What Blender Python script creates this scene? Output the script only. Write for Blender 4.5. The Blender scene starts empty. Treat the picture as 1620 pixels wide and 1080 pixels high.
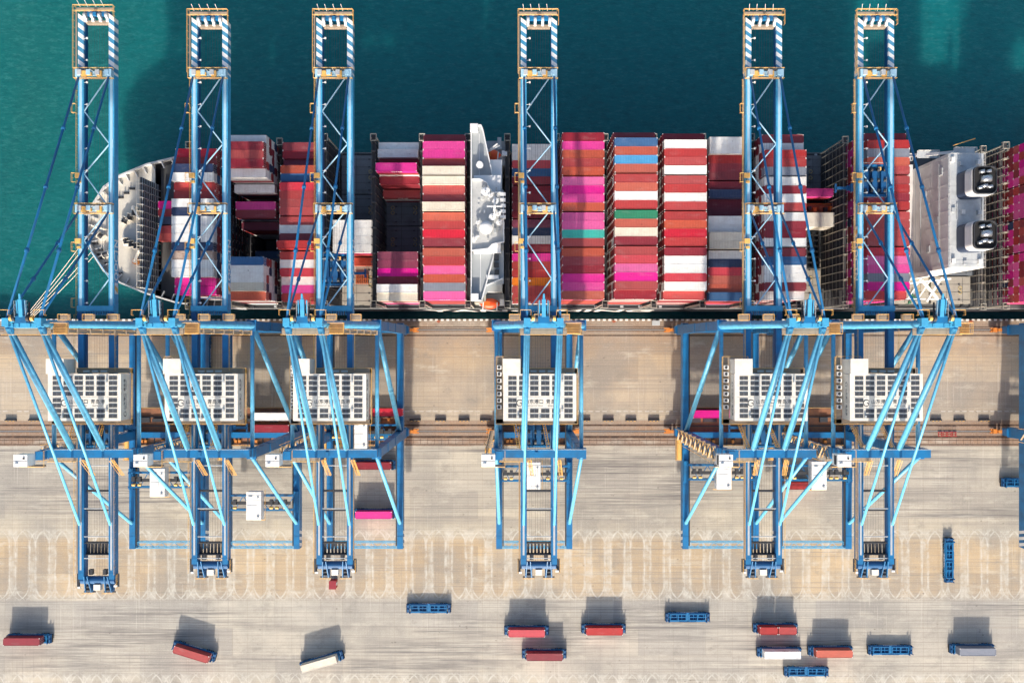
import bpy, math, random
from mathutils import Vector, Matrix
R = math.radians
random.seed(7)
scene = bpy.context.scene
COL = scene.collection

# ------------------------------------------------------------------ camera
CAM_H, F_PX, NAD_Y = 265.0, 1232.0, 550.0
cam = bpy.data.cameras.new("camera")
cam.lens = 36.0 * F_PX / 1620.0
cam.sensor_width = 36.0
cam.shift_y = (NAD_Y - 540.0) / 1620.0
cam.clip_start = 1.0
cam.clip_end = 6000.0
camo = bpy.data.objects.new("camera", cam)
camo.location = (0, 0, CAM_H)
COL.objects.link(camo)
scene.camera = camo

# ------------------------------------------------------------------ sky, sun, exposure
SUN_EL, SUN_AZ = R(25.0), R(182.5)          # compass azimuth, clockwise from +Y
w = bpy.data.worlds.new("World"); scene.world = w; w.use_nodes = True
nt = w.node_tree; nt.nodes.clear()
sky = nt.nodes.new("ShaderNodeTexSky"); sky.sky_type = 'NISHITA'; sky.sun_disc = False
sky.sun_elevation = SUN_EL; sky.sun_rotation = SUN_AZ
sky.air_density = 1.0; sky.dust_density = 4.0
bg = nt.nodes.new("ShaderNodeBackground"); bg.inputs[1].default_value = 0.15
wo = nt.nodes.new("ShaderNodeOutputWorld")
nt.links.new(sky.outputs[0], bg.inputs[0]); nt.links.new(bg.outputs[0], wo.inputs[0])
sun = bpy.data.lights.new("sun", 'SUN'); sun.energy = 3.9; sun.angle = R(1.5); sun.color = (1.0, 0.90, 0.77)
suno = bpy.data.objects.new("sun", sun); COL.objects.link(suno)
sdir = Vector((math.sin(SUN_AZ) * math.cos(SUN_EL), math.cos(SUN_AZ) * math.cos(SUN_EL), math.sin(SUN_EL)))
suno.rotation_euler = sdir.to_track_quat('Z', 'Y').to_euler()
suno.location = sdir * 500
scene.view_settings.view_transform = 'Standard'
scene.view_settings.look = 'None'
scene.view_settings.gamma = 1.0
scene.view_settings.exposure = 0.70
scene.cycles.max_bounces = 6
scene.cycles.transparent_max_bounces = 8

# ------------------------------------------------------------------ node helper
class G:
    """small math-node language"""
    def __init__(s, nt): s.nt = nt
    def n(s, t, **kw):
        x = s.nt.nodes.new(t)
        for k, v in kw.items(): setattr(x, k, v)
        return x
    def sock(s, inp, v):
        if isinstance(v, bpy.types.NodeSocket): s.nt.links.new(v, inp)
        elif v is not None: inp.default_value = v
    def m(s, op, a, b=None, c=None, clamp=False):
        x = s.n("ShaderNodeMath", operation=op); x.use_clamp = clamp
        s.sock(x.inputs[0], a)
        if b is not None: s.sock(x.inputs[1], b)
        if c is not None: s.sock(x.inputs[2], c)
        return x.outputs[0]
    def mix(s, f, a, b, bt='MIX'):
        x = s.n("ShaderNodeMix", data_type='RGBA', blend_type=bt)
        s.sock(x.inputs[0], f); s.sock(x.inputs[6], a); s.sock(x.inputs[7], b)
        return x.outputs[2]
    def noise(s, vec, scale, detail=4, rough=0.55):
        x = s.n("ShaderNodeTexNoise"); s.sock(x.inputs["Vector"], vec)
        x.inputs["Scale"].default_value = scale; x.inputs["Detail"].default_value = detail
        x.inputs["Roughness"].default_value = rough
        return x.outputs[0]
    def mapping(s, vec, sc=(1, 1, 1), loc=(0, 0, 0)):
        x = s.n("ShaderNodeMapping"); s.sock(x.inputs[0], vec)
        x.inputs["Scale"].default_value = sc; x.inputs["Location"].default_value = loc
        return x.outputs[0]
    def ramp(s, f, stops, interp='LINEAR'):
        x = s.n("ShaderNodeValToRGB"); s.sock(x.inputs[0], f)
        cr = x.color_ramp; cr.interpolation = interp
        while len(cr.elements) < len(stops): cr.elements.new(0.5)
        for e, (p, c) in zip(cr.elements, stops):
            e.position = p; e.color = c if len(c) == 4 else (*c, 1)
        return x.outputs[0]
    def rng(s, v, a, b, c=0.0, d=1.0):
        x = s.n("ShaderNodeMapRange"); s.sock(x.inputs[0], v)
        for i, q in enumerate((a, b, c, d)): x.inputs[i + 1].default_value = q
        return x.outputs[0]

MATS = {}
def paint(name, col, rough=0.5, metal=0.0, dirt=0.25, dirtcol=None, nscale=0.6, spec=0.5, vary=0.0, streak=False):
    """painted / plain surface with weathering that belongs to the object"""
    if name in MATS: return MATS[name]
    m = bpy.data.materials.new(name); m.use_nodes = True
    t = m.node_tree; g = G(t); b = t.nodes["Principled BSDF"]
    tc = g.n("ShaderNodeTexCoord"); v = tc.outputs["Object"]
    oi = g.n("ShaderNodeObjectInfo")
    add = g.n("ShaderNodeVectorMath", operation='ADD'); g.sock(add.inputs[0], v)
    cmb = g.n("ShaderNodeCombineXYZ"); r50 = g.m('MULTIPLY', oi.outputs["Random"], 57.0)
    g.sock(cmb.inputs[0], r50); g.sock(cmb.inputs[1], r50); g.sock(add.inputs[1], cmb.outputs[0])
    v = add.outputs[0]
    n1 = g.noise(v, nscale, 5, 0.6); n2 = g.noise(v, nscale * 6, 4, 0.6)
    f = g.m('MULTIPLY', g.rng(n1, 0.42, 0.75), dirt, clamp=True)
    c2 = dirtcol or tuple(x * 0.45 + 0.03 for x in col)
    c = g.mix(f, (*col, 1), (*c2, 1))
    c = g.mix(g.m('MULTIPLY', g.rng(n2, 0.62, 0.72), dirt * 0.8, clamp=True), c, (*c2, 1))
    if streak:
        n3 = g.noise(g.mapping(v, (0.6, 5.0, 0.4)), 1.0, 4)
        c = g.mix(g.m('MULTIPLY', g.rng(n3, 0.5, 0.8), dirt, clamp=True), c, (*c2, 1))
        n4 = g.noise(v, 0.9, 6, 0.75)
        c = g.mix(g.rng(n4, 0.64, 0.69, 0, 0.8), c, (0.10, 0.035, 0.025, 1))
        n5 = g.noise(g.mapping(v, (0.25, 0.8, 0.5)), 1.0, 3)
        c = g.mix(g.rng(n5, 0.56, 0.8, 0, 0.14), c, (0.50, 0.42, 0.40, 1))
    if vary:
        hs = g.n("ShaderNodeHueSaturation"); g.sock(hs.inputs["Color"], c)
        g.sock(hs.inputs["Value"], g.m('MULTIPLY_ADD', oi.outputs["Random"], vary, 1 - vary / 2))
        r2 = g.m('FRACT', g.m('MULTIPLY', oi.outputs["Random"], 13.7))
        g.sock(hs.inputs["Saturation"], g.m('MULTIPLY_ADD', r2, vary * 0.6, 1 - vary * 0.4))
        c = hs.outputs[0]
    g.sock(b.inputs["Base Color"], c)
    g.sock(b.inputs["Roughness"], g.m('MULTIPLY_ADD', n2, 0.25, rough - 0.12))
    b.inputs["Metallic"].default_value = metal
    b.inputs["Specular IOR Level"].default_value = spec
    MATS[name] = m
    return m

# ------------------------------------------------------------------ mesh helper
class MB:
    def __init__(s): s.v = []; s.f = []; s.mi = []
    def add(s, vs, fs, mi=0):
        o = len(s.v); s.v += [tuple(x) for x in vs]
        s.f += [tuple(i + o for i in f) for f in fs]; s.mi += [mi] * len(fs)
        return s
    def box(s, x0, x1, y0, y1, z0, z1, mi=0):
        vs = [(x0,y0,z0),(x1,y0,z0),(x1,y1,z0),(x0,y1,z0),(x0,y0,z1),(x1,y0,z1),(x1,y1,z1),(x0,y1,z1)]
        return s.add(vs, [(0,3,2,1),(4,5,6,7),(0,1,5,4),(1,2,6,5),(2,3,7,6),(3,0,4,7)], mi)
    def cbox(s, c, d, mi=0):
        return s.box(c[0]-d[0]/2, c[0]+d[0]/2, c[1]-d[1]/2, c[1]+d[1]/2, c[2]-d[2]/2, c[2]+d[2]/2, mi)
    def beam(s, p, q, w, h, mi=0, w2=None, h2=None, up=(0, 0, 1)):
        p = Vector(p); q = Vector(q); d = (q - p).normalized(); u = Vector(up)
        if abs(d.dot(u)) > 0.97: u = Vector((0, 1, 0))
        a = d.cross(u).normalized(); b = a.cross(d).normalized()
        w2 = w if w2 is None else w2; h2 = h if h2 is None else h2
        vs = []
        for P, W, H in ((p, w, h), (q, w2, h2)):
            for sx, sy in ((-1,-1),(1,-1),(1,1),(-1,1)): vs.append(P + a*(sx*W/2) + b*(sy*H/2))
        return s.add(vs, [(0,1,2,3),(7,6,5,4),(0,4,5,1),(1,5,6,2),(2,6,7,3),(3,7,4,0)], mi)
    def tube(s, p, q, r, r2=None, n=10, mi=0, caps=True):
        p = Vector(p); q = Vector(q); d = (q - p).normalized()
        u = Vector((0, 0, 1)) if abs(d.z) < 0.9 else Vector((0, 1, 0))
        a = d.cross(u).normalized(); b = a.cross(d); r2 = r if r2 is None else r2
        vs = []
        for P, rr in ((p, r), (q, r2)):
            for i in range(n):
                t = 2*math.pi*i/n; vs.append(P + a*(math.cos(t)*rr) + b*(math.sin(t)*rr))
        fs = [(i, i+n, (i+1) % n + n, (i+1) % n) for i in range(n)]
        if caps: fs += [tuple(range(n)), tuple(range(2*n-1, n-1, -1))]
        return s.add(vs, fs, mi)
    def path(s, pts, r, n=5, mi=0):
        for a, b in zip(pts[:-1], pts[1:]): s.tube(a, b, r, n=n, mi=mi)
        return s
    def prism(s, poly, z0, z1, mi=0, mtop=None):
        n = len(poly)
        ar = sum(poly[i][0]*poly[(i+1) % n][1] - poly[(i+1) % n][0]*poly[i][1] for i in range(n))
        if ar < 0: poly = poly[::-1]
        vs = [(x, y, z0) for x, y in poly] + [(x, y, z1) for x, y in poly]
        o = len(s.f)
        s.add(vs, [tuple(range(n-1, -1, -1)), tuple(range(n, 2*n))] + [(i, (i+1) % n, (i+1) % n + n, i+n) for i in range(n)], mi)
        if mtop is not None: s.mi[o+1] = mtop
        return s
    def rail(s, pts, h=1.1, r=0.06, mi=0, step=3.0, closed=False):
        """handrail: top and mid rail plus posts"""
        pts = [Vector(p) for p in pts]; r *= 0.72
        if closed: pts.append(pts[0])
        up = Vector((0, 0, h))
        for a, b in zip(pts[:-1], pts[1:]):
            s.tube(a + up, b + up, r, n=4, mi=mi); s.tube(a + up*0.5, b + up*0.5, r*0.7, n=4, mi=mi)
            k = max(1, int((b-a).length/step))
            for i in range(k+1):
                c = a.lerp(b, i/k); s.tube(c, c + up, r*0.8, n=4, mi=mi)
        return s
    def mesh(s, name, mats, smooth=False):
        me = bpy.data.meshes.new(name); me.from_pydata(s.v, [], s.f); me.update()
        for m in (mats if isinstance(mats, (list, tuple)) else [mats]): me.materials.append(m)
        me.polygons.foreach_set("material_index", s.mi)
        if smooth: me.polygons.foreach_set("use_smooth", [True]*len(s.f))
        me.validate(); me.update()
        return me

def link(name, me, parent=None, loc=(0, 0, 0), rz=0.0):
    o = bpy.data.objects.new(name, me); COL.objects.link(o)
    o.location = loc; o.rotation_euler = (0, 0, rz)
    if parent: o.parent = parent
    return o
def part(name, mb, mats, parent, loc=(0, 0, 0), smooth=False):
    return link(name, mb.mesh(name, mats, smooth), parent, loc)
def tag(o, label=None, cat=None, group=None, kind=None):
    if label: o["label"] = label
    if cat: o["category"] = cat
    if group: o["group"] = group
    if kind: o["kind"] = kind
    return o
def thing(name, label, cat, loc=(0, 0, 0), rz=0.0, group=None):
    return tag(link(name, None, None, loc, rz), label, cat, group)
def text_mesh(body, size, name="lettering", ext=0.01, bold=False, sx=1.0):
    cu = bpy.data.curves.new(name, 'FONT'); cu.body = body; cu.size = size
    cu.align_x = 'CENTER'; cu.align_y = 'CENTER'; cu.extrude = ext; cu.resolution_u = 2
    if bold: cu.offset = size*0.018
    o = bpy.data.objects.new(name, cu); COL.objects.link(o)
    dg = bpy.context.evaluated_depsgraph_get(); dg.update()
    me = bpy.data.meshes.new_from_object(o.evaluated_get(dg))
    bpy.data.objects.remove(o); bpy.data.curves.remove(cu)
    me.materials.clear(); me.name = name
    if sx != 1.0: me.transform(Matrix.Diagonal((sx, 1, 1, 1)))
    return me
def place_text(me, mat, parent, loc, right, up, name="lettering"):
    """right / up: directions of the writing"""
    if not me.materials: me.materials.append(mat)
    o = link(name, me, parent)
    r = Vector(right).normalized(); u = Vector(up).normalized(); n = r.cross(u)
    o.matrix_local = Matrix.Translation(loc) @ Matrix((r, u, n)).transposed().to_4x4()
    return o
def at(px, py, z):
    s = F_PX/(CAM_H - z); return ((px-810)/s, (NAD_Y-py)/s)

# ------------------------------------------------------------------ materials
BLUE = paint("crane_blue_paint", (0.009, 0.165, 0.39), 0.45, dirt=0.75, dirtcol=(0.025, 0.085, 0.17), nscale=0.25)
BOOMP = paint("boom_blue_paint", (0.06, 0.36, 0.60), 0.45, dirt=0.6, dirtcol=(0.04, 0.20, 0.40), nscale=0.7)
THIN = paint("bracing_pale_blue", (0.36, 0.58, 0.72), 0.45, dirt=0.2)
STRIPE = paint("stripe_blue", (0.04, 0.24, 0.42), 0.5, dirt=0.5, dirtcol=(0.2, 0.35, 0.45))
WALK = paint("walkway_grating", (0.34, 0.27, 0.20), 0.8, dirt=0.4)
TUBE = paint("crane_tube_sunlit_blue", (0.105, 0.405, 0.64), 0.42, dirt=0.8, dirtcol=(0.07, 0.26, 0.42), nscale=0.8)  # crane blue lightened for the tubes, their sunlit tone put into the colour
DBLUE = paint("machinery_blue", (0.009, 0.095, 0.25), 0.5, dirt=0.35)
WHITE = paint("white_paint", (0.80, 0.80, 0.78), 0.5, dirt=0.4, dirtcol=(0.5, 0.46, 0.4))
CREAM = paint("cream_paint", (0.78, 0.74, 0.66), 0.6, dirt=0.4, dirtcol=(0.5, 0.42, 0.33))
GREY = paint("light_grey_steel", (0.45, 0.48, 0.50), 0.6, dirt=0.3)
DARK = paint("dark_steel", (0.035, 0.038, 0.045), 0.6, dirt=0.3)
BLACK = paint("black_rubber", (0.012, 0.012, 0.014), 0.8, dirt=0.1)
YEL = paint("safety_yellow", (0.82, 0.47, 0.13), 0.55, dirt=0.3, dirtcol=(0.35, 0.15, 0.04))
ORANGE = paint("orange_paint", (0.62, 0.22, 0.04), 0.55, dirt=0.35)
SIGN_DK = paint("sign_dark", (0.05, 0.055, 0.06), 0.6, dirt=0.1)
RUST = paint("rusty_deck", (0.30, 0.13, 0.065), 0.8, dirt=0.7, dirtcol=(0.10, 0.05, 0.04), nscale=0.4)
REDP = paint("red_paint", (0.5, 0.02, 0.03), 0.5)

# ================================================================== SETTING
def ground_material():
    m = bpy.data.materials.new("quay_concrete"); m.use_nodes = True
    t = m.node_tree; g = G(t); b = t.nodes["Principled BSDF"]
    tc = g.n("ShaderNodeTexCoord"); V = tc.outputs["Object"]
    sp = g.n("ShaderNodeSeparateXYZ"); g.sock(sp.inputs[0], V); X, Y = sp.outputs[0], sp.outputs[1]
    wob = g.m('MULTIPLY_ADD', g.noise(g.mapping(V, (0.03, 0.5, 1)), 1.0, 3), 0.5, -0.25)
    Yw = g.m('ADD', Y, wob)
    def P(y): return (y + 125.0)/140.0
    band = g.ramp(g.m('DIVIDE', g.m('ADD', Yw, 125.0), 140.0), [
        (0.0, (0.50, 0.445, 0.375)), (P(-112.6), (0.50, 0.45, 0.385)), (P(-111.5), (0.50, 0.455, 0.405)), (P(-97), (0.49, 0.45, 0.405)),
        (P(-86.5), (0.47, 0.44, 0.405)), (P(-83), (0.49, 0.375, 0.26)), (P(-66), (0.50, 0.37, 0.235)),
        (P(-63.6), (0.50, 0.44, 0.36)), (P(-47), (0.46, 0.42, 0.375)), (P(-33.6), (0.49, 0.45, 0.395)),
        (P(-33.3), (0.30, 0.185, 0.125)), (P(-24.8), (0.33, 0.21, 0.14)), (P(-24.4), (0.47, 0.385, 0.30)),
        (P(-12), (0.43, 0.36, 0.295)), (P(-4), (0.47, 0.365, 0.26)), (P(5.2), (0.42, 0.29, 0.195)), (P(5.5), (0.28, 0.18, 0.125)), (P(10), (0.33, 0.22, 0.155))])
    # paving lots laid at different times
    br = g.n("ShaderNodeTexBrick"); g.sock(br.inputs["Vector"], g.mapping(V, (1, 1, 1), (3.1, 2.3, 0)))
    br.inputs["Scale"].default_value = 1.0; br.inputs["Brick Width"].default_value = 23.0; br.inputs["Row Height"].default_value = 9.3
    br.inputs["Mortar Size"].default_value = 0.06; br.inputs["Mortar Smooth"].default_value = 0.3; br.offset = 0.37; br.offset_frequency = 2
    br.inputs["Color1"].default_value = (0.72, 0.72, 0.76, 1); br.inputs["Color2"].default_value = (1.14, 1.11, 1.06, 1); br.inputs["Mortar"].default_value = (0.66, 0.64, 0.62, 1)
    br2 = g.n("ShaderNodeTexBrick"); g.sock(br2.inputs["Vector"], V)
    br2.inputs["Scale"].default_value = 1.0; br2.inputs["Brick Width"].default_value = 5.0; br2.inputs["Row Height"].default_value = 5.0
    br2.inputs["Mortar Size"].default_value = 0.055; br2.offset = 0.0; br2.inputs["Color1"].default_value = (0.96, 0.96, 0.96, 1)
    br2.inputs["Color2"].default_value = (1.03, 1.03, 1.03, 1); br2.inputs["Mortar"].default_value = (0.74, 0.70, 0.67, 1)
    c = g.mix(0.75, band, br.outputs[0], 'MULTIPLY'); c = g.mix(0.8, c, br2.outputs[0], 'MULTIPLY')
    # cloudy wear, with broad darkening painted in for soft yard shadows
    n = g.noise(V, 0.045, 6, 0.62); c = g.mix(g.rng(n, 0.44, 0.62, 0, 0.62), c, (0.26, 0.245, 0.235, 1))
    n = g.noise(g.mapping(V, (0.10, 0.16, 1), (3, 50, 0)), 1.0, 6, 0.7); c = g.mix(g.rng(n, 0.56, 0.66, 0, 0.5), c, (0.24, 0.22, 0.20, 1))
    n = g.noise(g.mapping(V, (0.07, 0.2, 1), (73, 5, 0)), 1.0, 6, 0.7); c = g.mix(g.rng(n, 0.55, 0.68, 0, 0.5), c, (0.62, 0.57, 0.50, 1))
    n = g.noise(V, 0.9, 6, 0.7); c = g.mix(g.rng(n, 0.5, 0.75, 0, 0.35), c, (0.36, 0.32, 0.29, 1))
    n = g.noise(V, 3.2, 7, 0.8); c = g.mix(g.rng(n, 0.50, 0.70, 0, 0.5), c, (0.27, 0.24, 0.22, 1))
    n = g.noise(g.mapping(V, (1, 1, 1), (40, 9, 0)), 2.2, 7, 0.8); c = g.mix(g.rng(n, 0.52, 0.72, 0, 0.5), c, (0.66, 0.60, 0.53, 1))
    for (mp, lo, hi, am, col_) in (((0.012, 3.0, 1), .57, .63, .55, (0.22, 0.20, 0.19, 1)), ((1.6, 0.03, 1), .63, .69, .3, (0.25, 0.22, 0.21, 1)), ((2.1, 0.04, 1), .64, .69, .3, (0.64, 0.59, 0.54, 1))):
        n = g.noise(g.mapping(V, mp, (17, 31, 0)), 1.0, 3, 0.5); c = g.mix(g.rng(n, lo, hi, 0, am), c, col_)
    # tyre streaks along the quay; their broad dark patches double as painted shade
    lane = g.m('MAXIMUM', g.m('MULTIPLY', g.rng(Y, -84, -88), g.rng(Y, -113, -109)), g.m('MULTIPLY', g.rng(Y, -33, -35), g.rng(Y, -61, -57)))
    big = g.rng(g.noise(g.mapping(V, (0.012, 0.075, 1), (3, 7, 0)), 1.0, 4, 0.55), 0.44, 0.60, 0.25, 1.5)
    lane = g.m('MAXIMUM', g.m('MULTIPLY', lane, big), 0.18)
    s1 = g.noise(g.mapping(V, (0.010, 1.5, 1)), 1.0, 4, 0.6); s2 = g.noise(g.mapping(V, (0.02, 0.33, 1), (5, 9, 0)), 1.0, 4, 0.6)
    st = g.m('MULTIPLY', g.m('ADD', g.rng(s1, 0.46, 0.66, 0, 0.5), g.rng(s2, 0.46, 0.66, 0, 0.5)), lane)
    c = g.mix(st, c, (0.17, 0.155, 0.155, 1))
    s3 = g.noise(g.mapping(V, (0.05, 2.6, 1), (1, 4, 0)), 1.0, 4, 0.7)
    c = g.mix(g.m('MULTIPLY', g.rng(s3, 0.52, 0.7, 0, 0.5), lane), c, (0.62, 0.58, 0.52, 1))
    # pale wheel tracks of the turning lanes and the crossing arcs at their ends
    pitch = 6.75
    def tracks(ytop, ybot, shift):
        xs = g.m('ADD', g.m('ADD', X, shift), g.m('MULTIPLY_ADD', g.noise(g.mapping(V, (0.02, 0.16, 1)), 1.0, 3), 0.7, -0.35))
        v = g.m('PINGPONG', xs, pitch/2)
        tt = g.m('MAXIMUM', g.m('SUBTRACT', Y, ytop - 5.2), g.m('SUBTRACT', ybot + 5.2, Y))
        tt = g.m('MINIMUM', g.m('MAXIMUM', tt, 0.0), 5.2)
        Rr = 6.0
        f = g.m('SUBTRACT', Rr, g.m('SQRT', g.m('SUBTRACT', Rr*Rr, g.m('MULTIPLY', tt, tt))))
        wd = g.m('MULTIPLY_ADD', g.noise(g.mapping(V, (0.4, 0.12, 1), (8, 0, 0)), 1.0, 4), 1.0, -0.14)
        wd = g.m('MAXIMUM', wd, 0.07)
        def ln(a):
            d = g.m('ABSOLUTE', g.m('SUBTRACT', v, g.m('PINGPONG', a, pitch/2)))
            q = g.m('DIVIDE', d, wd); return g.m('SUBTRACT', 1.25, q, clamp=True)
        k = g.m('MAXIMUM', ln(g.m('ADD', f, 1.0)), ln(g.m('ABSOLUTE', g.m('SUBTRACT', f, 1.0))))
        k = g.m('MAXIMUM', k, g.m('MULTIPLY', ln(1.0), 0.7))
        fill = g.m('MULTIPLY', g.rng(v, 1.75, 1.35), g.rng(g.noise(g.mapping(V, (0.5, 0.07, 1), (2, 5, 0)), 1.0, 4), 0.35, 0.6, 0.1, 0.75))
        k = g.m('MAXIMUM', k, fill)
        inside = g.m('MULTIPLY', g.rng(Y, ytop + 0.6, ytop - 0.6), g.rng(Y, ybot - 0.6, ybot + 0.6))
        return g.m('MULTIPLY', k, inside)
    k = g.m('MAXIMUM', tracks(-62.0, -85.5, 1.2), tracks(-110.8, -140.0, 2.9))
    br_ = g.rng(g.noise(V, 0.35, 5, 0.7), 0.36, 0.62, 0.05, 0.8)
    c = g.mix(g.m('MULTIPLY', k, br_), c, (0.60, 0.575, 0.54, 1))
    # oil spots
    vo = g.n("ShaderNodeTexVoronoi"); g.sock(vo.inputs["Vector"], g.mapping(V, (0.35, 0.5, 1))); vo.inputs["Scale"].default_value = 1.0
    sel = g.rng(g.noise(V, 0.11, 2), 0.52, 0.62)
    c = g.mix(g.m('MULTIPLY', g.rng(vo.outputs["Distance"], 0.16, 0.05, 0, 0.6), sel), c, (0.12, 0.10, 0.09, 1))
    c = g.mix(1.0, c, (0.975, 0.995, 0.955, 1), 'MULTIPLY')
    g.sock(b.inputs["Base Color"], c)
    b.inputs["Roughness"].default_value = 0.88
    bu = g.n("ShaderNodeBump"); bu.inputs["Strength"].default_value = 0.12; bu.inputs["Distance"].default_value = 0.05
    g.sock(bu.inputs["Height"], g.noise(V, 2.5, 6, 0.7)); g.sock(b.inputs["Normal"], bu.outputs[0])
    return m

def water_material():
    m = bpy.data.materials.new("sea_water"); m.use_nodes = True
    t = m.node_tree; g = G(t); b = t.nodes["Principled BSDF"]
    tc = g.n("ShaderNodeTexCoord"); V = tc.outputs["Object"]
    sp = g.n("ShaderNodeSeparateXYZ"); g.sock(sp.inputs[0], V)
    silt_and_light = g.m('ADD', g.rng(sp.outputs[0], -175, -70, 0.42, 0.03), g.m('MULTIPLY_ADD', g.noise(g.mapping(V, (1, 0.5, 1)), 0.011, 4, 0.6), 1.0, -0.5), clamp=True)  # silt tint that also evens out sunlit and shaded water by colour
    c = g.mix(silt_and_light, (0.0045, 0.160, 0.172, 1), (0.012, 0.098, 0.086, 1))
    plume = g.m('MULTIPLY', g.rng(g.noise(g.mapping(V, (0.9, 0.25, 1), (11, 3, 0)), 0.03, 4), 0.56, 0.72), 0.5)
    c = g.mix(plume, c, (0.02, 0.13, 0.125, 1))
    fleck = g.rng(g.noise(g.mapping(V, (0.35, 1.0, 1)), 1.1, 5, 0.75), 0.50, 0.70, 0, 0.30)  # ripple glints painted into the water colour
    c = g.mix(fleck, c, (0.07, 0.30, 0.30, 1))
    dk = g.rng(g.noise(g.mapping(V, (0.5, 1.1, 1), (9, 2, 0)), 0.5, 6, 0.75), 0.48, 0.72, 0, 0.40)
    c = g.mix(dk, c, (0.002, 0.05, 0.06, 1))
    g.sock(b.inputs["Base Color"], c)
    b.inputs["Subsurface Weight"].default_value = 1.0; b.inputs["Subsurface Radius"].default_value = (0.5, 1.0, 1.0); b.inputs["Subsurface Scale"].default_value = 32.0
    b.inputs["Roughness"].default_value = 0.16; b.inputs["IOR"].default_value = 1.33
    h = g.m('ADD', g.m('MULTIPLY', g.noise(g.mapping(V, (0.5, 1.0, 1)), 0.9, 6, 0.65), 0.5), g.m('MULTIPLY', g.noise(g.mapping(V, (0.7, 1, 1)), 0.12, 3), 0.7))
    bu = g.n("ShaderNodeBump"); bu.inputs["Strength"].default_value = 1.0; bu.inputs["Distance"].default_value = 0.7
    g.sock(bu.inputs["Height"], h); g.sock(b.inputs["Normal"], bu.outputs[0])
    return m

QE = 9.7
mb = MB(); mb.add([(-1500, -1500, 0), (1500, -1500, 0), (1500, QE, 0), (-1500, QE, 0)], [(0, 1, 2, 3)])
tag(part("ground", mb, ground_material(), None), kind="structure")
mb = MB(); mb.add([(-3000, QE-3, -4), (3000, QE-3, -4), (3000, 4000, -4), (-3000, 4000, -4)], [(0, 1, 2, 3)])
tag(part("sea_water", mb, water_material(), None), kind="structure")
CONC = paint("quay_wall_concrete", (0.22, 0.18, 0.15), 0.9, dirt=0.6, nscale=0.3)
mb = MB(); mb.box(-1500, 1500, QE-0.6, QE+0.05, -8, -0.02)
tag(part("quay_wall", mb, CONC, None), kind="structure")
# kerb with painted dashes along the quay edge
mb = MB(); mb.box(-300, 300, QE-0.5, QE+0.02, 0.002, 0.22)
x = -180.0
while x < 180: mb.box(x, x+0.95, QE-0.53, QE+0.05, 0.05, 0.235, 1); x += 1.9
tag(part("quay_kerb", mb, [CONC, WHITE], None), kind="structure")
# crane rails and cable trenches
mb = MB()
for y in (6.1, -28.4): mb.box(-400, 400, y-0.38, y+0.38, 0.003, 0.008, 0); mb.box(-400, 400, y-0.08, y+0.08, 0.01, 0.09, 1)
for y, ww in ((4.2, .22), (7.1, .12), (-26.3, .3), (-30.3, .42), (-31.4, .12), (-32.9, .18)): mb.box(-400, 400, y-ww, y+ww, 0.003, 0.007, 0)
x = -180.0
while x < 180: mb.box(x, x+0.1, -32.7, -30.9, 0.003, 0.007, 0); x += 2.4
tag(part("crane_rails", mb, [paint("trench_dark", (0.055, 0.035, 0.028), 0.9, dirt=0.6, dirtcol=(0.2, 0.12, 0.08)), GREY], None), kind="structure")
# broken white lane line
mb = MB(); x = -178.0
while x < 178:
    if random.random() > 0.12: mb.box(x, x+1.5, -21.7, -21.5, 0.002, 0.006)
    x += 2.4
tag(part("lane_marking", mb, paint("worn_white_line", (0.62, 0.60, 0.56), 0.8, dirt=0.6, dirtcol=(0.4, 0.35, 0.3)), None), kind="structure")

# barriers, bollards, boxes on the quay
def ordinal(i): return ["first","second","third","fourth","fifth","sixth","seventh","eighth","ninth","tenth","eleventh","twelfth","thirteenth","fourteenth","fifteenth","sixteenth","seventeenth","eighteenth","nineteenth","twentieth"][i]
bm_ = MB(); bm_.add([(-1.9,-.42,0),(1.9,-.42,0),(1.9,.42,0),(-1.9,.42,0),(-1.85,-.16,.85),(1.85,-.16,.85),(1.85,.16,.85),(-1.85,.16,.85)],
       [(0,3,2,1),(4,5,6,7),(0,1,5,4),(1,2,6,5),(2,3,7,6),(3,0,4,7)])
for k in range(-1, 2): bm_.cbox((k*1.2, -.30, .62), (.55, .12, .5), 1)
bar_me = bm_.mesh("barrier", [paint("barrier_dark", (0.05, 0.05, 0.055), .8), YEL])
blocks = {"in the gap right of the third crane": [657, 697, 734, 768], "in the gap right of the single middle crane": [925, 962, 998, 1034],
          "in the gap right of the sixth crane": [1480, 1517, 1556], "left of the first crane": [18, 55]}
for where, xs in blocks.items():
    for i, px in enumerate(xs):
        X, Y = at(px, 664, 0)
        o = link("lane_barrier", bar_me, None, (X, Y, 0))
        tag(o, f"{ordinal(i)} low dark barrier from the left {where}", "barrier", "low lane barriers before the landside rail")
bb = MB(); bb.tube((0,0,0), (0,0,.12), .55, n=12); bb.tube((0,0,.12), (0,0,.75), .28, .34, n=12); bb.beam((-.6,0,.8), (.6,0,.8), .4, .3)
bol_me = bb.mesh("bollard", [paint("bollard_red", (0.35, 0.09, 0.04), .6, dirt=.5)])
for px, d in ((694, "left one between the third and the middle crane"), (784, "beside the middle crane on its left"), (971, "right of the middle crane"), (600, "behind the third crane"), (1535, "right of the sixth crane"), (330, "behind the second crane")):
    X, Y = at(px, 508, 0)
    tag(link("mooring_bollard", bol_me, None, (X, Y, 0)), f"rusty mooring bollard at the quay edge, {d}", "bollard", "mooring bollards along the quay edge")
mb = MB(); mb.cbox((0, 0, .5), (2.6, 1.5, 1.0)); mb.cbox((0, 0, 1.03), (2.7, 1.6, .08), 1); mb.cbox((0, -.78, .5), (2.2, .04, .7), 1)
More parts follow.
